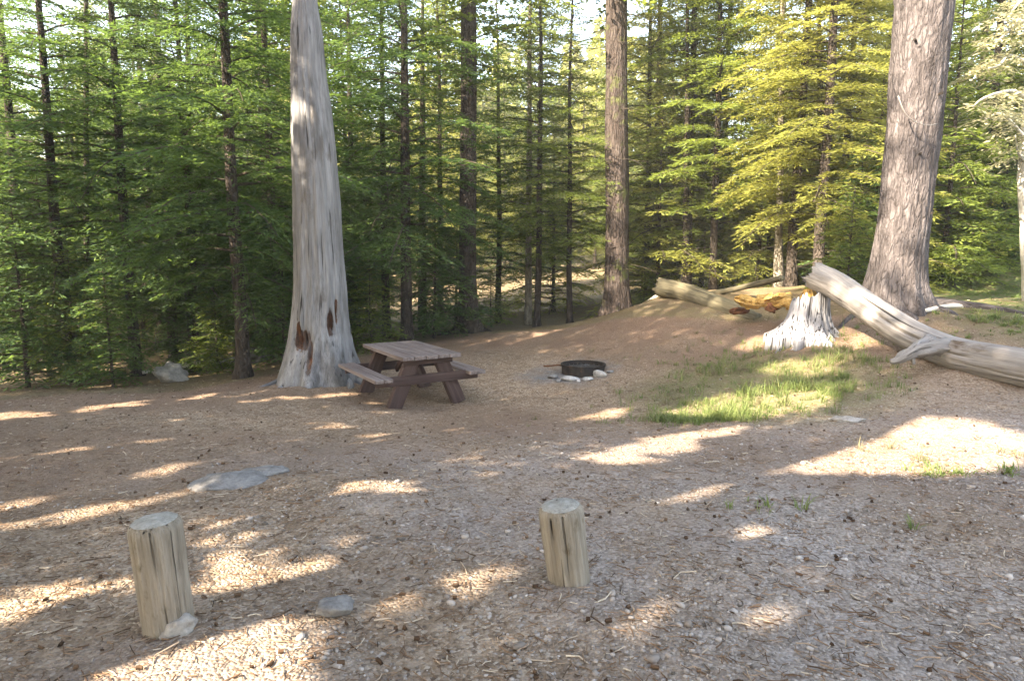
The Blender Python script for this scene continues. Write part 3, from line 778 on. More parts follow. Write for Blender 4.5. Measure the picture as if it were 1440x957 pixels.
leaf_mesh(parts, 'crown', M['fir'], mt); limb_mesh(limbs, M['twig'], mt)
roots(mt, mt.location, [(R(-35), .9, .1), (R(-90), .8, .1), (R(-150), .9, .1), (R(180), .9, .09)], M['barkA'])
# thin bare pale stems
for nm, secs, Y, mat, lab in [
    ('pale_thin_tree', [(150, 741, 748), (250, 740, 748), (350, 739, 748), (445, 737, 749)], 18.5, M['barkP'], 'thin pale dead stem just left of the close pair of firs'),
    ('pale_thin_tree', [(180, 1094, 1102), (280, 1092, 1101), (340, 1090, 1101), (388, 1087, 1103)], 16.0, M['barkP'], 'pale thin dead stem behind the orange rotten wood'),
    ('bare_thin_tree', [(200, 962, 969), (300, 960, 969), (395, 957, 971)], 17.5, M['barkD'], 'dark bare stem behind the left end of the mossy log'),
    ('bare_thin_tree', [(150, 1150, 1158), (250, 1152, 1160), (350, 1152, 1162), (395, 1150, 1165)], 17.0, M['barkD'], 'dark bare stem behind the top of the stump'),
    ('bare_thin_tree', [(200, 590, 598), (320, 589, 599), (470, 586, 602)], 18.5, M['barkD'], 'dark bare stem between the picnic table and the mossy trunk'),
    ('bare_thin_tree', [(250, 118, 125), (400, 117, 126), (520, 114, 129)], 15.0, M['barkD'], 'dark bare stem left of the pale boulder'),
    ('bare_thin_tree', [(250, 262, 270), (400, 264, 273), (515, 262, 277)], 16.0, M['barkD'], 'dark bare stem right of the pale boulder')]:
    t, ln, P, rd = outline_trunk(nm, secs, Y, mat, lab, n=12, seed=int(secs[0][1]) % 31, rough=.05, ztop=9.5, rtop=.02, steps=30)
    _, limbs = conifer_parts(int(secs[0][1]), 9, 8.9, 1.2, 1, trunk_line=ln)
    limb_mesh(limbs[1:], M['twig'], t)

# bleached dead tree at the right border
dtf = []
dt = thing('bleached_dead_tree', 'sunlit bleached dead tree with boughs coloured pale as if overexposed at the right border', 'dead tree', gpt(9.15, 12.0))
bx = np.array(dt.location)
def wp(px, py, Y): return at(px, py, Y) - bx
P = resamp(np.array([[0, 0, -.2], wp(1448, 380, 12), wp(1440, 250, 12), wp(1446, 150, 12), wp(1452, 40, 12), wp(1462, -90, 12), wp(1470, -180, 12)]), 40)
MB().tube(P, np.linspace(.13, .03, 40), 14, True, lambda T, S, Q: Q * .15 * fbm(np.cos(T) * 2, np.sin(T) * 2, S * 3, 2, 3)).build('trunk', M['paleb'], dt, True)
for pts, r0 in (([(1444, 200), (1425, 175), (1405, 160), (1385, 168)], .05), ([(1446, 140), (1425, 128), (1400, 132), (1380, 140), (1368, 150)], .05), ([(1448, 90), (1420, 78), (1405, 92), (1390, 96)], .04),
                ([(1452, 30), (1430, 32), (1412, 50), (1400, 60)], .05), ([(1444, 230), (1432, 215), (1428, 190)], .04), ([(1456, -10), (1432, 5), (1415, 28), (1402, 25)], .035)):
    Q = resamp(np.array([wp(a, c, 12 - .25 * i) for i, (a, c) in enumerate(pts)]), 14)
    MB().tube(Q, np.linspace(r0 * .8, r0 * .2, 14), 7, True, lambda T, S, Q_: Q_ * .25 * fbm(np.cos(T) * 2, np.sin(T) * 2, S * 9, 3, 3)).build('limb', M['paleb'], dt, True)
    r_ = np.random.default_rng(int(pts[0][1]) + 100)
    dtf += [spray(Q[q], r_.uniform(0, 6.28), r_.uniform(.3, .7), .1, .5, r_, .08, .045, .09, .16, .5)[:5] for q in range(2, 14)]
leaf_mesh(dtf, 'overexposed_foliage', M['overexpneedle'], dt)

# ------------------------------------------------------------------ unseen shade trees beside and behind the viewer, crowns cut to shape the sun patches
allm = None
def keep(loc):  # drops sprigs that would shade the wanted sun patches
    def f(C_):
        P = C_ + np.array(loc)
        d = (P[:, 1] > .3) & (np.abs(P[:, 0]) < .80 * P[:, 1] + .5) & (P[:, 2] < 1.9 + .44 * P[:, 1] + .25)
        return ~lit_mask(P) & ~d
    return f
shade = [(-7.2, -1.5, 25), (-5.2, -5.2, 23), (-10.5, .8, 25), (-9.0, -5.0, 26), (-13.5, -2.2, 20), (-12.5, 4.2, 18), (-15.5, 8.0, 18), (-16.5, 2.6, 20), (-6.0, -9.0, 18), (-12.5, -8.2, 21),
         (-1.8, -6.5, 15), (-8.6, 5.0, 14), (-11.0, 8.4, 15), (-17.5, -5.5, 22), (-19.5, 6.5, 20), (-15.5, 11.5, 16), (-1.2, -2.6, 13.5), (-4.2, -1.9, 14), (2.6, -4.2, 14)]
shlab = 'tall unseen hemlock beside or behind the viewer, crown shaped to light and shade the clearing'
for i, (x, y, H) in enumerate(shade):
    loc = gpt(x, y, -.03)
    t = thing('shade_hemlock', shlab, 'tree', loc, 'tall hemlocks beside the viewer')
    trunk_mesh(H, .17 + .004 * H, M['barkA'], t, seed=200 + i, steps=20)
    zb = 3.6 if y > -3 else 4.5
    if (x, y) in [(-1.2, -2.6), (2.6, -4.2), (-1.8, -6.5), (-4.2, -1.9)]: zb = 5.5
    parts, limbs = conifer_parts(200 + i, H, zb, 3.4, 11, tw=.2, sp=.10, sl=.20, wr=.34, bare=False, top_pow=.6)
    leaf_mesh(parts, 'crown', M['hem'], t, keep(loc)); limb_mesh([l for l in limbs if keep(loc)(l[0]).all()] or limbs[:1], M['twig'], t)

# ------------------------------------------------------------------ ground
def dens(lo, a, b, hi, step):
    left = -np.geomspace(step, (a - lo), 40)[::-1] + a; right = np.geomspace(step, hi - b, 40) + b
    return np.concatenate([left, np.arange(a, b + step / 2, step), right])
xs = dens(-200, -13, 13, 200, .085); ys = dens(-120, .6, 20, 260, .085)
X, Yg = np.meshgrid(xs, ys); Z = gz(X, Yg)
V = np.stack([X, Yg, Z], -1).reshape(-1, 3)
ny, nx = X.shape
ii, jj = np.meshgrid(np.arange(ny - 1), np.arange(nx - 1), indexing='ij'); a0 = (ii * nx + jj).ravel()
g = mk('ground', V, np.stack([a0, a0 + 1, a0 + nx + 1, a0 + nx], -1), M['ground'], smooth=True)
tag(g, kind='structure')
# zones: gravel near the viewer, red needle duff under the trees, green ground at right and in the wood
nz = fbm(V[:, 0] * .5, V[:, 1] * .5, 0, 31, 3)
gravel = np.clip((7.2 + 1.0 * nz - V[:, 1] + .25 * V[:, 0]) / 2.2, 0, 1) * np.clip((V[:, 0] * .5 + 1.1 + 1.2 * nz), .12, 1)
dclear = (~in_poly(V[:, :2], clear)).astype(float)
mc = gp(990, 465)  # extra duff on the mound: red-brown litter plus its shade as colour
duff = np.clip(.12 + .9 * np.exp(-((V[:, 0] - mc[0]) / 2.2) ** 2 - ((V[:, 1] - mc[1]) / 2.5) ** 2) + .5 * nz + .45 * np.clip((V[:, 1] - 9) / 4, 0, 1) + .5 * np.clip((-V[:, 0] - 2.5) / 3, 0, 1) + dclear * .4, 0, 1)
gcen = gp(1060, 545)
green = np.clip(1.3 - np.hypot((V[:, 0] - gcen[0]) / 1.5, (V[:, 1] - gcen[1]) / 1.7), 0, .6) + np.clip((V[:, 0] - 6.0) / 2, 0, 1) * np.clip((V[:, 1] - 8) / 2, 0, 1) * 1.1 + .35 * dclear
green = np.clip(green, 0, 1)
fc = gp(800, 526); aa = g.data.attributes.new('ash', 'FLOAT', 'POINT')
aa.data.foreach_set('value', np.clip(1.25 - np.hypot((V[:, 0] - fc[0]) / .75, (V[:, 1] - fc[1]) / .75) + .35 * fbm(V[:, 0] * 4, V[:, 1] * 4, 0, 8, 3), 0, 1).astype(np.float32))
ca = g.data.color_attributes.new('zone', 'FLOAT_COLOR', 'POINT')
ca.data.foreach_set('color', np.stack([gravel, duff, green, np.ones_like(green)], -1).astype(np.float32).ravel())

# --- loose gravel, litter
ICO = np.array([(0, 0, 1), (.894, 0, .447), (.276, .851, .447), (-.724, .526, .447), (-.724, -.526, .447), (.276, -.851, .447), (.724, .526, -.447), (-.276, .851, -.447), (-.894, 0, -.447), (-.276, -.851, -.447), (.724, -.526, -.447), (0, 0, -1)])
ICF = np.array([(0, 1, 2), (0, 2, 3), (0, 3, 4), (0, 4, 5), (0, 5, 1), (1, 6, 2), (2, 7, 3), (3, 8, 4), (4, 9, 5), (5, 10, 1), (6, 7, 2), (7, 8, 3), (8, 9, 4), (9, 10, 5), (10, 6, 1), (11, 7, 6), (11, 8, 7), (11, 9, 8), (11, 10, 9), (11, 6, 10)])
def scatter_pos(n, y0, y1, pw=1.6):
    y = y0 + (y1 - y0) * rng.uniform(size=n) ** pw
    x = rng.uniform(-.82, .82, n) * (y + .4)
    return x, y
def pebbles(n, y0, y1, smin, smax, name, label, bias):
    x, y = scatter_pos(n * 3, y0, y1)
    w = np.clip((7.2 + fbm(x * .5, y * .5, 0, 31, 3) - y + .25 * x) / 3, .12, 1) * np.clip(.35 + .9 * fbm(x * 1.3, y * 1.3, 0, 77, 3) + .22 * x, .05, 1)
    k = rng.uniform(size=len(x)) < w; x, y = x[k][:n], y[k][:n]; n = len(x)
    s = smin + (smax - smin) * rng.uniform(size=n) ** 3
    V = ICO[None] * (1 + rng.normal(0, .17, (n, 12, 1))) * (s[:, None] * np.stack([rng.uniform(.8, 1.5, n), rng.uniform(.7, 1.1, n), rng.uniform(.4, .75, n)], -1))[:, None, :]
    a = rng.uniform(0, 2 * PI, n); c_, s_ = np.cos(a)[:, None], np.sin(a)[:, None]
    V = np.stack([V[..., 0] * c_ - V[..., 1] * s_, V[..., 0] * s_ + V[..., 1] * c_, V[..., 2]], -1)
    V += np.stack([x, y, gz(x, y) + s * .18], -1)[:, None]
    Fc = (ICF[None] + (np.arange(n) * 12)[:, None, None]).reshape(-1, 3)
    o = mk(name, V.reshape(-1, 3), Fc, M['peb'], tint=np.repeat(np.clip(rng.normal(bias, .22, n), 0, 1), 12))
    return tag(o, label, 'gravel', kind='stuff')
pebbles(20000, 1.7, 9.0, .004, .012, 'gravel', 'fine grey gravel strewn over the foreground', .5)
pebbles(900, 1.7, 11, .012, .026, 'small_stones', 'scattered small stones on the bare ground', .42)
def litter(n, y0, y1, lmin, lmax, wd, name, label, mat, mu, flat=.3):
    x, y = scatter_pos(n, y0, y1, 1.3)
    a = rng.uniform(0, 2 * PI, n); L = lmin + (lmax - lmin) * rng.uniform(size=n) ** 2.5; w = wd * rng.uniform(.5, 1.3, n)
    D = np.stack([np.cos(a), np.sin(a), rng.normal(0, flat * .3, n)], -1); W = np.stack([-np.sin(a), np.cos(a), 0 * a], -1)
    Cc = np.stack([x, y, gz(x, y) + .006], -1)
    e = [(-.5, 0), (0, .04), (.5, 0)]; bend = rng.normal(0, .12, n)
    V = []
    for t_ in (-.5, 0, .5):
        q = Cc + D * (L * t_)[:, None] + W * (bend * L * (1 if t_ == 0 else 0))[:, None]
        for sgn, up in ((-1, 0), (1, 0), (0, 1)):
            V.append(q + W * (w * .5 * sgn)[:, None] + np.array([0, 0, 1]) * (w * up)[:, None])
    V = np.stack(V, 1); f = []
    for s0 in (0, 3):
        for j in range(3):
            k = (j + 1) % 3; f.append((s0 + j, s0 + k, s0 + 3 + k, s0 + 3 + j))
    Fc = (np.array(f)[None] + (np.arange(n) * 9)[:, None, None]).reshape(-1, 4)
    o = mk(name, V.reshape(-1, 3), Fc, mat, tint=np.repeat(np.clip(rng.normal(mu, .25, n), 0, 1), 9))
    return tag(o, label, 'litter', kind='stuff')
litter(16000, 1.7, 13, .03, .09, .004, 'needle_litter', 'dry brown needles and bits strewn over the ground', M['lit'], .5)
litter(600, 1.7, 15, .05, .2, .005, 'fallen_twigs', 'short dry twigs scattered over the ground', M['lit'], .62)
litter(750, 1.8, 11, .015, .035, .014, 'bark_chips', 'dark bark chips and cones scattered over the ground', M['lit'], .18)

# --- grass
def grass(name, label, cells, hgt, mat, wd=.006, per=26, cr=.05):
    C0 = []
    for cx, cy, rx, ry, n in cells:
        m = max(1, int(n / per)); q = rng.normal(0, .55, (m, 2)); C0.append(np.stack([cx + q[:, 0] * rx, cy + q[:, 1] * ry], -1))
    C0 = np.concatenate(C0)
    k = fbm(C0[:, 0] * 1.5, C0[:, 1] * 1.5, 0, 55, 3) + rng.uniform(-.6, .6, len(C0)) > -.05
    C0 = C0[k]; m = len(C0); nb = np.maximum(3, (per * rng.uniform(.2, 1.6, m) * 1.2).astype(int))
    ch = rng.uniform(.4, 1.25, m) * (1 + .5 * fbm(C0[:, 0] * 2, C0[:, 1] * 2, 0, 66, 2)); ct = rng.normal(.42, .22, m)
    I = np.repeat(np.arange(m), nb); n = len(I)
    a = rng.uniform(0, 2 * PI, n); rr = cr * rng.uniform(0, 1, n) ** .6 * rng.uniform(.5, 1.8, m)[I]
    B = C0[I] + np.stack([np.cos(a) * rr, np.sin(a) * rr], -1); a = a + rng.normal(0, .7, n)
    h = hgt * ch[I] * rng.uniform(.3, 1.1, n); ln = rng.uniform(.2, 1.5, n) * rng.uniform(.4, 1.2, m)[I]
    W = np.stack([-np.sin(a), np.cos(a), 0 * a], -1) * (wd * rng.uniform(.5, 1.3, n))[:, None]
    D = np.stack([np.cos(a), np.sin(a), 0 * a], -1)
    B3 = np.concatenate([B, gz(B[:, 0], B[:, 1])[:, None] - .005], 1)
    V = []
    for t_, wf in ((0, 1), (.4, .85), (.75, .6), (1, .08)):
        c = B3 + D * (h * ln * t_ * t_)[:, None] + np.array([0, 0, 1]) * (h * np.maximum(t_ - .42 * ln * t_ ** 2.4, .05 * t_))[:, None]
        V += [c - W * wf, c + W * wf]
    V = np.stack(V, 1)
    Fc = (np.array([(0, 1, 3, 2), (2, 3, 5, 4), (4, 5, 7, 6)])[None] + (np.arange(n) * 8)[:, None, None]).reshape(-1, 4)
    o = mk(name, V.reshape(-1, 3), Fc, mat, tint=np.repeat(np.clip(ct[I] + rng.normal(0, .12, n), 0, 1), 8))
    return tag(o, label, 'grass', kind='stuff')
def cpx(px, py, rx, ry, n):
    p = gp(px, py); return (p[0], p[1], rx, ry, n)
grass('grass', 'bright green grass clump in front of the stump', [cpx(1070, 560, 1.2, .8, 4300), cpx(995, 590, .5, .28, 3000), cpx(1140, 545, 1.1, .7, 2600), cpx(1190, 510, 1.2, .8, 1500), cpx(1050, 520, 1.6, 1.0, 2000), cpx(1090, 490, 1.9, .9, 1300), cpx(925, 588, .5, .2, 800)], .17, M['blade'], .0036, 9, .045)
grass('grass', 'sparse green grass on the rising ground at right', [cpx(1400, 375, 2.5, 2.2, 7000), cpx(1350, 365, 2.2, 2.2, 4500), cpx(1420, 450, 1.6, 1.0, 7000), cpx(1340, 470, 1.0, .6, 2500), cpx(1400, 410, 2.0, 1.0, 6000), cpx(1440, 590, .25, .2, 260), cpx(1200, 655, .5, .10, 260), cpx(1340, 662, .4, .10, 420), cpx(1070, 712, .25, .12, 160), cpx(1330, 740, .15, .15, 110), cpx(1240, 490, .6, .3, 500), cpx(750, 428, 3.5, 2.5, 5000)], .09, M['blade'], .0045, 20)
grass('dry_grass', 'dry straw coloured grass around the green clump', [cpx(1080, 545, 1.5, 1.0, 2600), cpx(1290, 640, .9, .3, 900), cpx(1180, 500, 1.5, .7, 1600), cpx(860, 590, .9, .4, 400), cpx(1000, 470, 2.2, .8, 700), cpx(1380, 450, 2, 1, 1200), cpx(1400, 370, 3, 2.5, 2500)], .12, M['dryblade'], .0035, 14)

# ------------------------------------------------------------------ rocks
def rock(name, loc, size, mat, label, seed=0, flat=.55, sink=.25, group=None, cat='rock', rz=0, parent=None, sub=4):
    import bmesh
    bm = bmesh.new(); bmesh.ops.create_icosphere(bm, subdivisions=sub, radius=1)
    V = np.array([v.co[:] for v in bm.verts]); Fc = np.array([[v.index for v in f.verts] for f in bm.faces]); bm.free()
    r_ = np.random.default_rng(seed)
    for _ in range(9):      # planar facets
        n = r_.normal(size=3); n /= np.linalg.norm(n); d = r_.uniform(.55, .85)
        s = V @ n; V = V - np.outer(np.maximum(s - d, 0), n)
    V *= (1 + .16 * fbm(V[:, 0] * 2.2 + seed, V[:, 1] * 2.2, V[:, 2] * 2.2, seed, 5))[:, None]
    V *= np.array([size[0], size[1], size[2]]); c_, s_ = math.cos(rz), math.sin(rz)
    V = np.stack([V[:, 0] * c_ - V[:, 1] * s_, V[:, 0] * s_ + V[:, 1] * c_, V[:, 2] + size[2] * (1 - 2 * sink)], -1)
    o = mk(name, V, Fc, mat, parent, smooth=False); o.location = tuple(map(float, loc))
    if parent is None: tag(o, label, cat, group)
    return o
def rpx(px, py): p = gp(px, py); return gpt(p[0], p[1])
rock('rock', rpx(243, 884), (.095, .07, .062), M['rockb'], 'pale rounded rock against the foot of the left wooden post', 4, rz=.3)
rock('rock', rpx(470, 858), (.10, .075, .05), M['rock'], 'small blue grey rock set in the ground right of the left post', 5, rz=.5)
rock('flat_rock', rpx(322, 678), (.28, .22, .075), M['rock'], 'flat blue grey bedrock slab flush with the ground beyond the left post', 6, rz=.2, sink=.42)
rock('flat_rock', rpx(368, 668), (.2, .14, .05), M['rock'], 'smaller grey slab touching the flat bedrock at its right', 7, rz=.5, sink=.42)
rock('boulder', rpx(240, 535), (.30, .24, .24), M['rockb'], 'pale boulder at the edge of the wood left of the bare trunked hemlock', 9, rz=.5)
rock('rock', rpx(1190, 590), (.20, .06, .045), M['rockb'], 'narrow pale stone lying at the right end of the grass clump', 11, rz=-.5)
rock('boulder', rpx(290, 530) + np.array([.3, 2.0, 0]), (.4, .3, .2), M['rock'], 'dim grey boulder behind the pale boulder', 19, rz=.9)

# ------------------------------------------------------------------ wooden posts
def post(top, foot, r, label, seed):
    foot = np.array(foot); top = np.array(top)
    t = thing('wooden_post', label, 'post', (foot[0], foot[1], float(gz(foot[0], foot[1]))), 'wooden posts in the gravel')
    ax = top - foot; L = np.linalg.norm(ax); ax /= L; rel = foot - np.array(t.location)
    zz = np.concatenate([[-.15], np.linspace(0, L - .045, 40), [L - .025, L - .008]])
    rad = np.concatenate([[r * .97], np.full(40, r) * np.linspace(.96, 1.0, 40), [r * .965, r * .86]])
    P = rel + ax * zz[:, None]
    def dp(T, S, Q):
        d = .03 * Q * fbm(np.cos(T) * 1.5 + seed, np.sin(T) * 1.5, S * 2, seed, 3) + .0035 * fbm(np.cos(T) * 14, np.sin(T) * 14, S * 2.2, seed, 3)
        for a in (seed * 1.7, seed * 2.9 + 2, seed + 4.0):   # drying checks
            d = d - .006 * np.exp(-(adiff(T, a + .12 * np.sin(S * 9)) / .03) ** 2) * np.clip(np.sin(S * 6 + a) * 2, 0, 1)
        return d
    V, Fc, G = tube(P, rad, 90, False, dp, (seed, 0, 0))
    mk('shaft', V, Fc, M['post'], t, gc=G, smooth=True)
    # rough sawn top
    rr = np.array([1, .85, .6, .3, .02]) * r * .86
    th = np.linspace(0, 2 * PI, 90, endpoint=False); e1 = np.cross(ax, [0, 1, 0]); e1 /= np.linalg.norm(e1); e2 = np.cross(ax, e1)
    Vt, Ft = [], []
    for i, q in enumerate(rr):
        d0 = dp(th, 0 * th + L + .144, 0 * th + r) if i == 0 else 0
        hh = L - .008 + .006 * i ** .5 + .003 * fbm(np.cos(th) * q * 40, np.sin(th) * q * 40, 0, seed, 3) * (i > 0)
        # same frame as tube(): N from +x
        N = np.array([1., 0, 0]) - ax * ax[0]; N /= np.linalg.norm(N); B = np.cross(ax, N)
        Vt.append(rel + ax * (np.ones(90) * hh)[:, None] + ((q + d0) * np.ones(90))[:, None] * (np.cos(th)[:, None] * N + np.sin(th)[:, None] * B))
    for i in range(4):
        for j in range(90):
            k = (j + 1) % 90; Ft.append((i * 90 + j, i * 90 + k, (i + 1) * 90 + k, (i + 1) * 90 + j))
    Ft.append(tuple(range(4 * 90, 5 * 90)))
    Vt = np.concatenate(Vt); mk('sawn_top', Vt, Ft, M['posttop'], t, gc=Vt * .8 + seed, smooth=True)
    return t
f1 = gp(237, 876); Y1 = f1[1]
post(at(216, 729, Y1 - .01), f1, 35 / F * Y1 * 1.03, 'taller weathered wooden post at left with a pale rock at its foot', 2)
f2 = gp(800, 814); Y2 = f2[1]
post(at(788, 708, Y2 - .01), f2, 31.5 / F * Y2 * 1.03, 'shorter weathered wooden post near the middle, standing in grey gravel', 5)

# ------------------------------------------------------------------ picnic table
def picnic():
    front = at(566, 512, 9.0); lx = math.radians(31)
    # length axis runs back-left, width axis runs right and slightly back
    Lw, Ll = .88, 1.62
    ld = Vector((-math.sin(lx), math.cos(lx), 0)); wd = Vector((math.cos(lx), math.sin(lx), 0))
    c = Vector(front) + ld * (Ll / 2) + wd * (Lw / 2)
    base = Vector((c.x, c.y, float(gz_s(c.x, c.y))))
    rz = math.atan2(ld.y, ld.x) - PI / 2
    t = thing('picnic_table', 'brown stained wooden picnic table standing in front of the grey snag', 'picnic table', base, rz=rz)
    H = .725
    m = MB()
    for i in range(5):
        x = -Lw / 2 + Lw / 5 * (i + .5)
        m.board((x, 0, H - .026 + .001 * (i % 2)), (Ll / 2 + .004 * ((i * 7) % 3), Lw / 10 - .004, .026), (0, 1, 0), seed=i)
    m.build('tabletop', M['tabtop'], t)
    for sx in (-1, 1):
        m = MB()
        for i in range(2):
            m.board((sx * (.70 + .13 * (i - .5)), 0, .425), (Ll / 2, .061, .026), (0, 1, 0), seed=20 + i + sx)
        m.build('seat', M['tabtop'], t)
    for sy in (-1, 1):
        y = sy * (Ll / 2 - .22)
        for sx in (-1, 1):
            a = Vector((sx * .20, y, H - .055)); b_ = Vector((sx * .50, y, -.02)); d = (b_ - a)
            MB().board((a + b_) / 2, (d.length / 2, .085, .045), d, (0, 1, 0) if False else (0, 0, 1), bev=.008, seed=40 + sx + sy).build('leg', M['tab'], t) if False else \
            MB().board((a + b_) / 2, (d.length / 2, .05, .10), tuple(d), tuple(Vector((1, 0, 0))), bev=.008, seed=40 + sx + sy).build('leg', M['tab'], t)
        MB().board((0, y + sy * .066, .385), (.77, .021, .065), (1, 0, 0), seed=50 + sy).build('seat_support', M['tab'], t)
        MB().board((0, y + sy * .066, H - .045 - .045), (.37, .021, .045), (1, 0, 0), seed=60 + sy).build('top_cleat', M['tab'], t)
        a = Vector((0, y - sy * .05, .33)); b_ = Vector((0, sy * .12, H - .07)); d = b_ - a
        MB().board((a + b_) / 2, (d.length / 2, .045, .021), tuple(d), (1, 0, 0), seed=70 + sy).build('brace', M['tab'], t)
    return t
picnic()

# ------------------------------------------------------------------ fire ring
def fire():
    p = gp(820, 522.5); loc = gpt(p[0], p[1], 0)
    t = thing('fire_ring', 'black steel fire ring with a grate handle sticking out to the left', 'fire pit', loc)
    r = .355; h = .13; n = 64; th = np.linspace(0, 2 * PI, n, endpoint=False)
    prof = [(r, -.03), (r, h - .03), (r + .018, h - .03), (r + .018, h), (r - .012, h), (r - .012, -.03)]
    V = np.array([[q[0] * math.cos(a), q[0] * math.sin(a), q[1]] for q in prof for a in th])
    Fc = []
    for i in range(6):
        i2 = (i + 1) % 6
        for j in range(n): k = (j + 1) % n; Fc.append((i * n + j, i * n + k, i2 * n + k, i2 * n + j))
    mk('ring', V, Fc, M['steel'], t, smooth=False)
    m = MB()
    for i in range(9):
        x = -.28 + .07 * i; y = math.sqrt(max(.33 ** 2 - x * x, .001))
        m.tube([(x, -y * .2, h - .05), (x, y, h - .05)], [.006, .006], 6)
    m.tube([(-.30, .0, h - .058), (.30, .0, h - .058)], [.008, .008], 6)
    m.build('grate', M['steel'], t)
    MB().tube(resamp(np.array([(-.32, .05, h - .05), (-.42, .02, h - .03), (-.58, .0, h - .045), (-.66, .0, h - .04)]), 12), .014, 8).build('handle', M['rot'], t, True)
    # ash bed
    rr = np.linspace(0, 1, 9); th2 = np.linspace(0, 2 * PI, 40, endpoint=False)
    V = np.array([[q * (r - .02) * math.cos(a), q * (r - .02) * math.sin(a), .09 - .03 * q + .02 * float(fbm(q * math.cos(a) * 5, q * math.sin(a) * 5, 0, 8, 3))] for q in rr for a in th2])
    Fc = [(i * 40 + j, i * 40 + (j + 1) % 40, (i + 1) * 40 + (j + 1) % 40, (i + 1) * 40 + j) for i in range(8) for j in range(40)]
    mk('ash_bed', V, Fc, M['char'], t, smooth=True)
    specs = [(-.27, -.44, .17, .09, .05, 'ash', 'long pale sooty stone at the left front of the fire ring'), (.02, -.50, .09, .10, .04, 'ash', 'white ashy stone at the front of the fire ring'),
             (.22, -.40, .15, .05, .085, 'ash', 'upright white ash covered stone against the right front of the fire ring'), (-.52, -.25, .12, .10, .04, 'rock', 'dark grey stone left of the fire ring'),
             (-.44, -.50, .07, .05, .03, 'rock', 'small grey stone farthest left in front of the fire ring'), (.40, -.30, .07, .05, .035, 'rock', 'dark small stone at the right side of the fire ring'),
             (-.13, -.56, .06, .04, .03, 'ash', 'tiny pale stone in front of the fire ring')]
    for i, (dx, dy, a, b_, c_, mm, lab) in enumerate(specs):
        rock('fire_stone', gpt(loc[0] + dx, loc[1] + dy), (a, b_, c_), M[mm], lab, 30 + i, rz=i * 1.3, cat='stone', sub=2)
    # charred ground litter round it
fire()

# ------------------------------------------------------------------ stump, logs, rotten wood
def stump():
    p = gp(1133, 474); loc = gpt(p[0], p[1])
    t = thing('broken_stump', 'bleached white broken stump with flared roots that carries the fallen log', 'stump', loc)
    n = 120; hs = np.concatenate([[-.25], np.linspace(0, 1, 46) ** .9 * .64]); th = np.linspace(0, 2 * PI, n, endpoint=False)
    P = np.stack([.06 * hs - .03, .0 * hs, hs], -1); P[:, 0] += .04
    rad = .25 + .33 * np.exp(-np.maximum(hs, 0) / .21)
    def dp(T, S, Q):
        h = S - .25; fl = np.exp(-np.maximum(h, 0) / .22)
        d = Q * (.16 * fl * np.sin(T * 8 + np.sin(T * 3)) + .10 * fl * np.sin(T * 17 + 1)) + .014 * np.sin(T * 34 + 2 * np.sin(T * 4)) + .02 * fbm(np.cos(T) * 8, np.sin(T) * 8, h * 2, 12, 3)
        return d
    V, Fc, G = tube(P, rad, n, True, dp, (4, 0, 0))
    # jagged broken rim
    m = len(P); jag = .14 * np.abs(fbm(np.cos(th) * 5, np.sin(th) * 5, 0, 21, 4)) + .10 * np.sin(th + 2.2)
    for i in range(m - 8, m):
        V[i * n:(i + 1) * n, 2] += jag * ((i - (m - 9)) / 8)
    V[-1, 2] -= .25
    mk('stump_wood', V, Fc, M['stumpw'], t, gc=G, smooth=True)
    roots(t, loc, [(R(-165), .75, .10), (R(-145), .62, .08), (R(-120), .5, .08), (R(-90), .5, .08), (R(-60), .5, .08), (R(-30), .55, .09), (R(200), .9, .08)], M['stumpw'])
    V2, F2, G2 = tube([(0, 0, .35), (.02, 0, .58), (.03, .03, .78)], [.15, .16, .07], 24, True, lambda T, S, Q: Q * .35 * fbm(np.cos(T) * 3, np.sin(T) * 3, S * 7, 9, 3))
    mk('rotten_heart', V2, F2, M['orange'], t, gc=G2)
    return t
stump()

def log(name, pts, mat, label, rough=.06, n=48, m=140, stub=None, ends=.05, crack=None, cat='log', seed=1, jag=0):
    """pts: (px,py,Y,r)"""
    A = np.array([[*at(a, b_, Y), r] for a, b_, Y, r in pts]); Q = resamp(A, m)
    base = A[len(A) // 2, :3].copy(); base[2] = float(gz_s(base[0], base[1]))
    t = thing(name, label, cat, base); P = Q[:, :3] - base; rad = Q[:, 3]
    i_ = m // 3; T_ = P[i_ + 1] - P[i_]; T_ /= np.linalg.norm(T_); N_ = np.array([1., 0, 0]) - T_ * T_[0]; N_ /= np.linalg.norm(N_)
    vw = np.array([-.5, -.8, .35]); fa = math.atan2(vw @ np.cross(T_, N_), vw @ N_)
    def dp(T, S, Rr):
        d = rough * Rr * fbm(np.cos(T) * 2 + seed, np.sin(T) * 2, S * 1.3, seed, 4) + .006 * fbm(np.cos(T) * 18, np.sin(T) * 18, S * 2, seed + 3, 3)
        if crack:
            for a, s0, s1, dep in crack:
                d = d - dep * np.exp(-(adiff(T, fa + a + .35 * (S - s0) / (s1 - s0)) / .045) ** 2) * np.clip((S - s0) * 4, 0, 1) * np.clip((s1 - S) * 4, 0, 1)
        return d
    V, Fc, G = tube(P, rad, n, True, dp, (seed * 2.0, 0, 0))
    if jag:
        T0 = P[1] - P[0]; T0 /= np.linalg.norm(T0); th = np.linspace(0, 2 * PI, n, endpoint=False)
        for i in range(6): V[i * n:(i + 1) * n] -= T0 * (jag * np.abs(fbm(np.cos(th) * 4, np.sin(th) * 4, 0, seed, 4)) * (6 - i) / 6)[:, None]
    mk('log_body', V, Fc, mat, t, gc=G, smooth=True)
    return t, base
CRA = 0
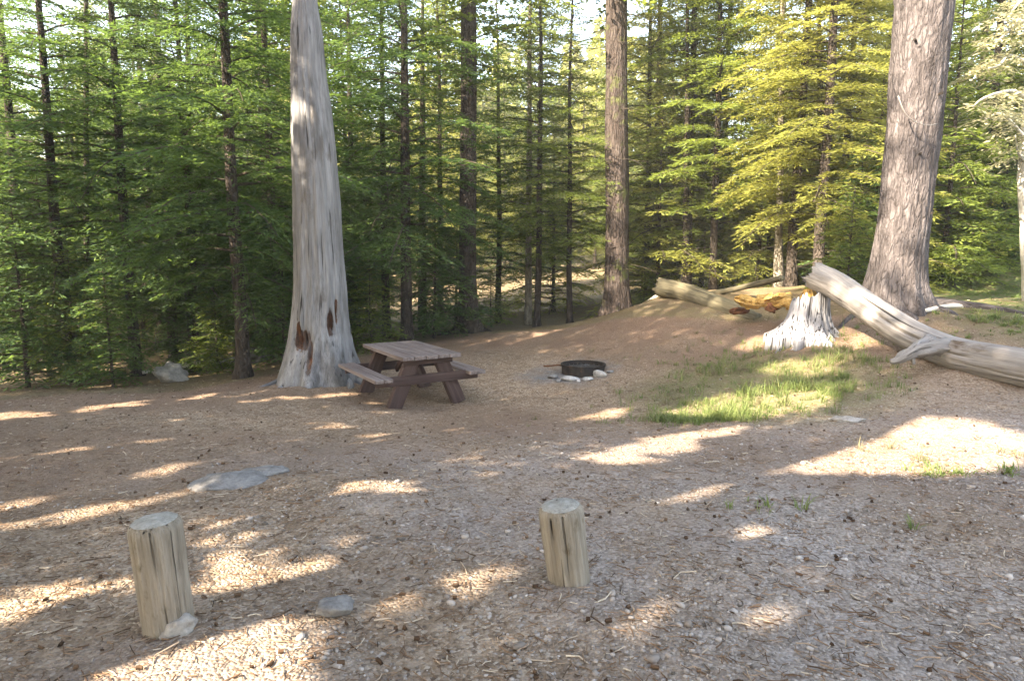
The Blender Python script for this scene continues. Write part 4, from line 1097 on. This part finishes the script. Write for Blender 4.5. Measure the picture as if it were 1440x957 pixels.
t, base = log('fallen_log', [(1148, 388, 10.75, .21), (1172, 399, 10.55, .208), (1200, 418, 10.25, .208), (1240, 446, 9.75, .208), (1285, 474, 9.2, .208), (1340, 496, 8.6, .208), (1390, 508, 8.1, .208), (1440, 517, 7.65, .208), (1540, 540, 6.9, .205), (1700, 585, 6.1, .22)],
    M['logw'], 'long pale grey fallen log leaning off the broken stump and running out at the right', crack=[(R(CRA + 8), 1.2, 3.0, .07), (R(CRA + 50), 2.6, 4.4, .03)], jag=.10, n=72, m=200, seed=6)
for pts, r0 in (([(1330, 488, 8.6), (1300, 490, 8.45), (1280, 497, 8.35), (1262, 506, 8.32), (1252, 508, 8.32)], .075), ([(1305, 480, 8.7), (1290, 486, 8.5), (1283, 500, 8.4), (1285, 512, 8.35)], .05)):
    Q = resamp(np.array([at(*q) - base for q in pts]), 18)
    MB().tube(Q, r0 * np.linspace(1.5, .3, 18), 18, True, lambda T, S, Q_: Q_ * .45 * fbm(np.cos(T) * 2.5, np.sin(T) * 2.5, S * 7, 5, 4)).build('branch_stub', M['logw'], t, True)
log('mossy_log', [(930, 404, 15.0, .20), (960, 411, 14.6, .20), (1000, 425, 13.9, .19), (1035, 438, 13.2, .17), (1066, 450, 12.7, .12)], M['log2'], 'old tan and moss coloured log lying left of the orange rotten wood', jag=.15, seed=9, n=40, m=80)
log('thin_log', [(960, 418, 15.5, .04), (1010, 411, 14.6, .05), (1060, 400, 13.6, .06), (1100, 391, 12.6, .055)], M['log2'], 'slim dull log lying behind the orange rotten wood', seed=11, n=20, m=50, cat='log')
log('fallen_branch', [(895, 452, 15.4, .03), (905, 430, 15.3, .04), (925, 415, 15.2, .04)], M['paleb'], 'short pale branch leaning at the left end of the mossy log', seed=12, n=10, m=20, cat='branch')
log('fallen_branch', [(200, 524, 13.5, .03), (250, 515, 13.8, .05), (320, 506, 14.6, .05), (380, 500, 15.0, .03)], M['paleb'], 'pale fallen branch in the dark wood left of the snag', seed=13, n=10, m=30, cat='branch')
log('fallen_branch', [(0, 548, 13.2, .03), (70, 538, 13.5, .05), (140, 532, 13.8, .04)], M['log2'], 'dull fallen branch at the far left edge of the wood', seed=14, n=10, m=30, cat='branch')
log('fallen_branch', [(1300, 437, 10.7, .03), (1340, 430, 11.0, .035), (1400, 434, 11.4, .03), (1430, 430, 11.8, .02)], M['paleb'], 'pale fallen branch on the ground right of the big leaning trunk', seed=15, n=10, m=30, cat='branch')
log('fallen_branch', [(505, 470, 15.0, .05), (530, 478, 14.6, .06), (560, 488, 14.2, .05)], M['log2'], 'short dull log in the shade behind the picnic table', seed=16, n=12, m=30, cat='branch')
# orange rotten shards between the logs
sh = [(1052, 424, 12.4, .34, .13, -.3, 'long flat orange rotten slab nearest the mossy log'), (1078, 412, 12.0, .26, .12, .2, 'orange rotten chunk in the middle of the pile'), (1100, 398, 11.7, .22, .15, .6, 'upright bright orange rotten chunk behind the stump'),
      (1112, 412, 11.3, .20, .12, -.2, 'orange rotten chunk touching the left side of the stump'), (1040, 437, 12.5, .25, .08, .1, 'low orange brown splinter at the lower left of the pile'), (1088, 432, 11.8, .22, .08, .4, 'low brown rotten chunk in front of the orange pile')]
for i, (px, py, Y, L, r, tl, lab) in enumerate(sh):
    c = at(px, py, Y); g0 = float(gz_s(c[0], c[1])); n = 22
    L *= .72; P = np.stack([np.linspace(-L, L, 12), .1 * L * np.sin(np.linspace(0, 3, 12)), np.linspace(-L, L, 12) * tl * .7], -1)
    c[2] = max(g0 + abs(tl) * L * .5 + r * .6, min(c[2], g0 + .5))
    V, Fc, G = tube(P, r * np.array([.35, .7, .9, 1, 1.05, 1, 1.1, 1, .9, .95, .7, .3]), n, True, lambda T, S, Q: Q * .65 * fbm(np.cos(T) * 3, np.sin(T) * 3, S * 6, 40 + i, 5), (i, 0, 0), .7)
    o = mk('rotten_wood', V, Fc, M['orange'] if i not in (4, 5) else M['rot'], gc=G); o.location = tuple(c); o.rotation_euler = (0, 0, (-.55, .5, -1.0, .9, -.2, 1.3)[i])
    tag(o, lab, 'rotten wood')

# ------------------------------------------------------------------ air
HV = np.array([(x, y, z) for x in (-205, 205) for y in (-125, 265) for z in (-12, 40)], float)
hz = mk('haze', HV, [(0, 1, 3, 2), (4, 6, 7, 5), (0, 4, 5, 1), (2, 3, 7, 6), (0, 2, 6, 4), (1, 5, 7, 3)], bpy.data.materials.new('haze_air'))
hm = hz.data.materials[0]; hm.use_nodes = True; hm.node_tree.nodes.clear()
pv = hm.node_tree.nodes.new('ShaderNodeVolumePrincipled'); pv.inputs['Color'].default_value = (1, .98, .92, 1); pv.inputs['Density'].default_value = .0016; pv.inputs['Anisotropy'].default_value = .2
ho = hm.node_tree.nodes.new('ShaderNodeOutputMaterial'); hm.node_tree.links.new(pv.outputs[0], ho.inputs['Volume'])
tag(hz, 'pale air softening the far wood', 'haze', kind='stuff')
# ------------------------------------------------------------------ light, sky, camera
w = bpy.data.worlds.new('World'); sc.world = w; w.use_nodes = True
nt = w.node_tree; nt.nodes.clear()
sky = nt.nodes.new('ShaderNodeTexSky'); sky.sky_type = 'NISHITA'; sky.sun_disc = False
sky.sun_elevation = SUN_EL
# vector to the sun = (-SH.x, -SH.y): Blender's rotation is measured from +Y, clockwise seen from above
sx, sy = -SH[0], -SH[1]
sky.sun_rotation = math.atan2(sx, sy) % (2 * PI)
sky.air_density = 1.0; sky.dust_density = 1.5; sky.ozone_density = 1.0
bg = nt.nodes.new('ShaderNodeBackground'); bg.inputs[1].default_value = .15
ow = nt.nodes.new('ShaderNodeOutputWorld'); nt.links.new(sky.outputs[0], bg.inputs[0]); nt.links.new(bg.outputs[0], ow.inputs[0])
sd = bpy.data.lights.new('sun', 'SUN'); sd.energy = 5.0; sd.angle = R(.53); sd.color = (1, .96, .88)
so = bpy.data.objects.new('sun', sd); col.objects.link(so)
dirv = Vector((SH[0] * math.cos(SUN_EL), SH[1] * math.cos(SUN_EL), -math.sin(SUN_EL)))
so.rotation_euler = dirv.to_track_quat('-Z', 'Y').to_euler(); so.location = (-20, -15, 30)

cd = bpy.data.cameras.new('camera'); cd.lens = 24; cd.sensor_width = 36; cd.clip_end = 600; cd.clip_start = .05
co = bpy.data.objects.new('camera', cd); col.objects.link(co); co.location = tuple(CAM); co.rotation_euler = (PI / 2 - PITCH, 0, 0)
sc.camera = co
sc.view_settings.view_transform = 'Standard'; sc.view_settings.look = 'None'; sc.view_settings.gamma = 1
sc.view_settings.exposure = 3.05
sc.view_settings.use_white_balance = True; sc.view_settings.white_balance_temperature = 7900; sc.view_settings.white_balance_tint = 12
cy = sc.cycles
cy.use_denoising = True; cy.max_bounces = 6; cy.diffuse_bounces = 4; cy.glossy_bounces = 2; cy.transmission_bounces = 3; cy.transparent_max_bounces = 4
cy.sample_clamp_indirect = 6; cy.caustics_reflective = False; cy.caustics_refractive = False
for p in protos:
    if p not in used:
        for c_ in list(protos[p].children): bpy.data.objects.remove(c_)
        bpy.data.objects.remove(protos[p])
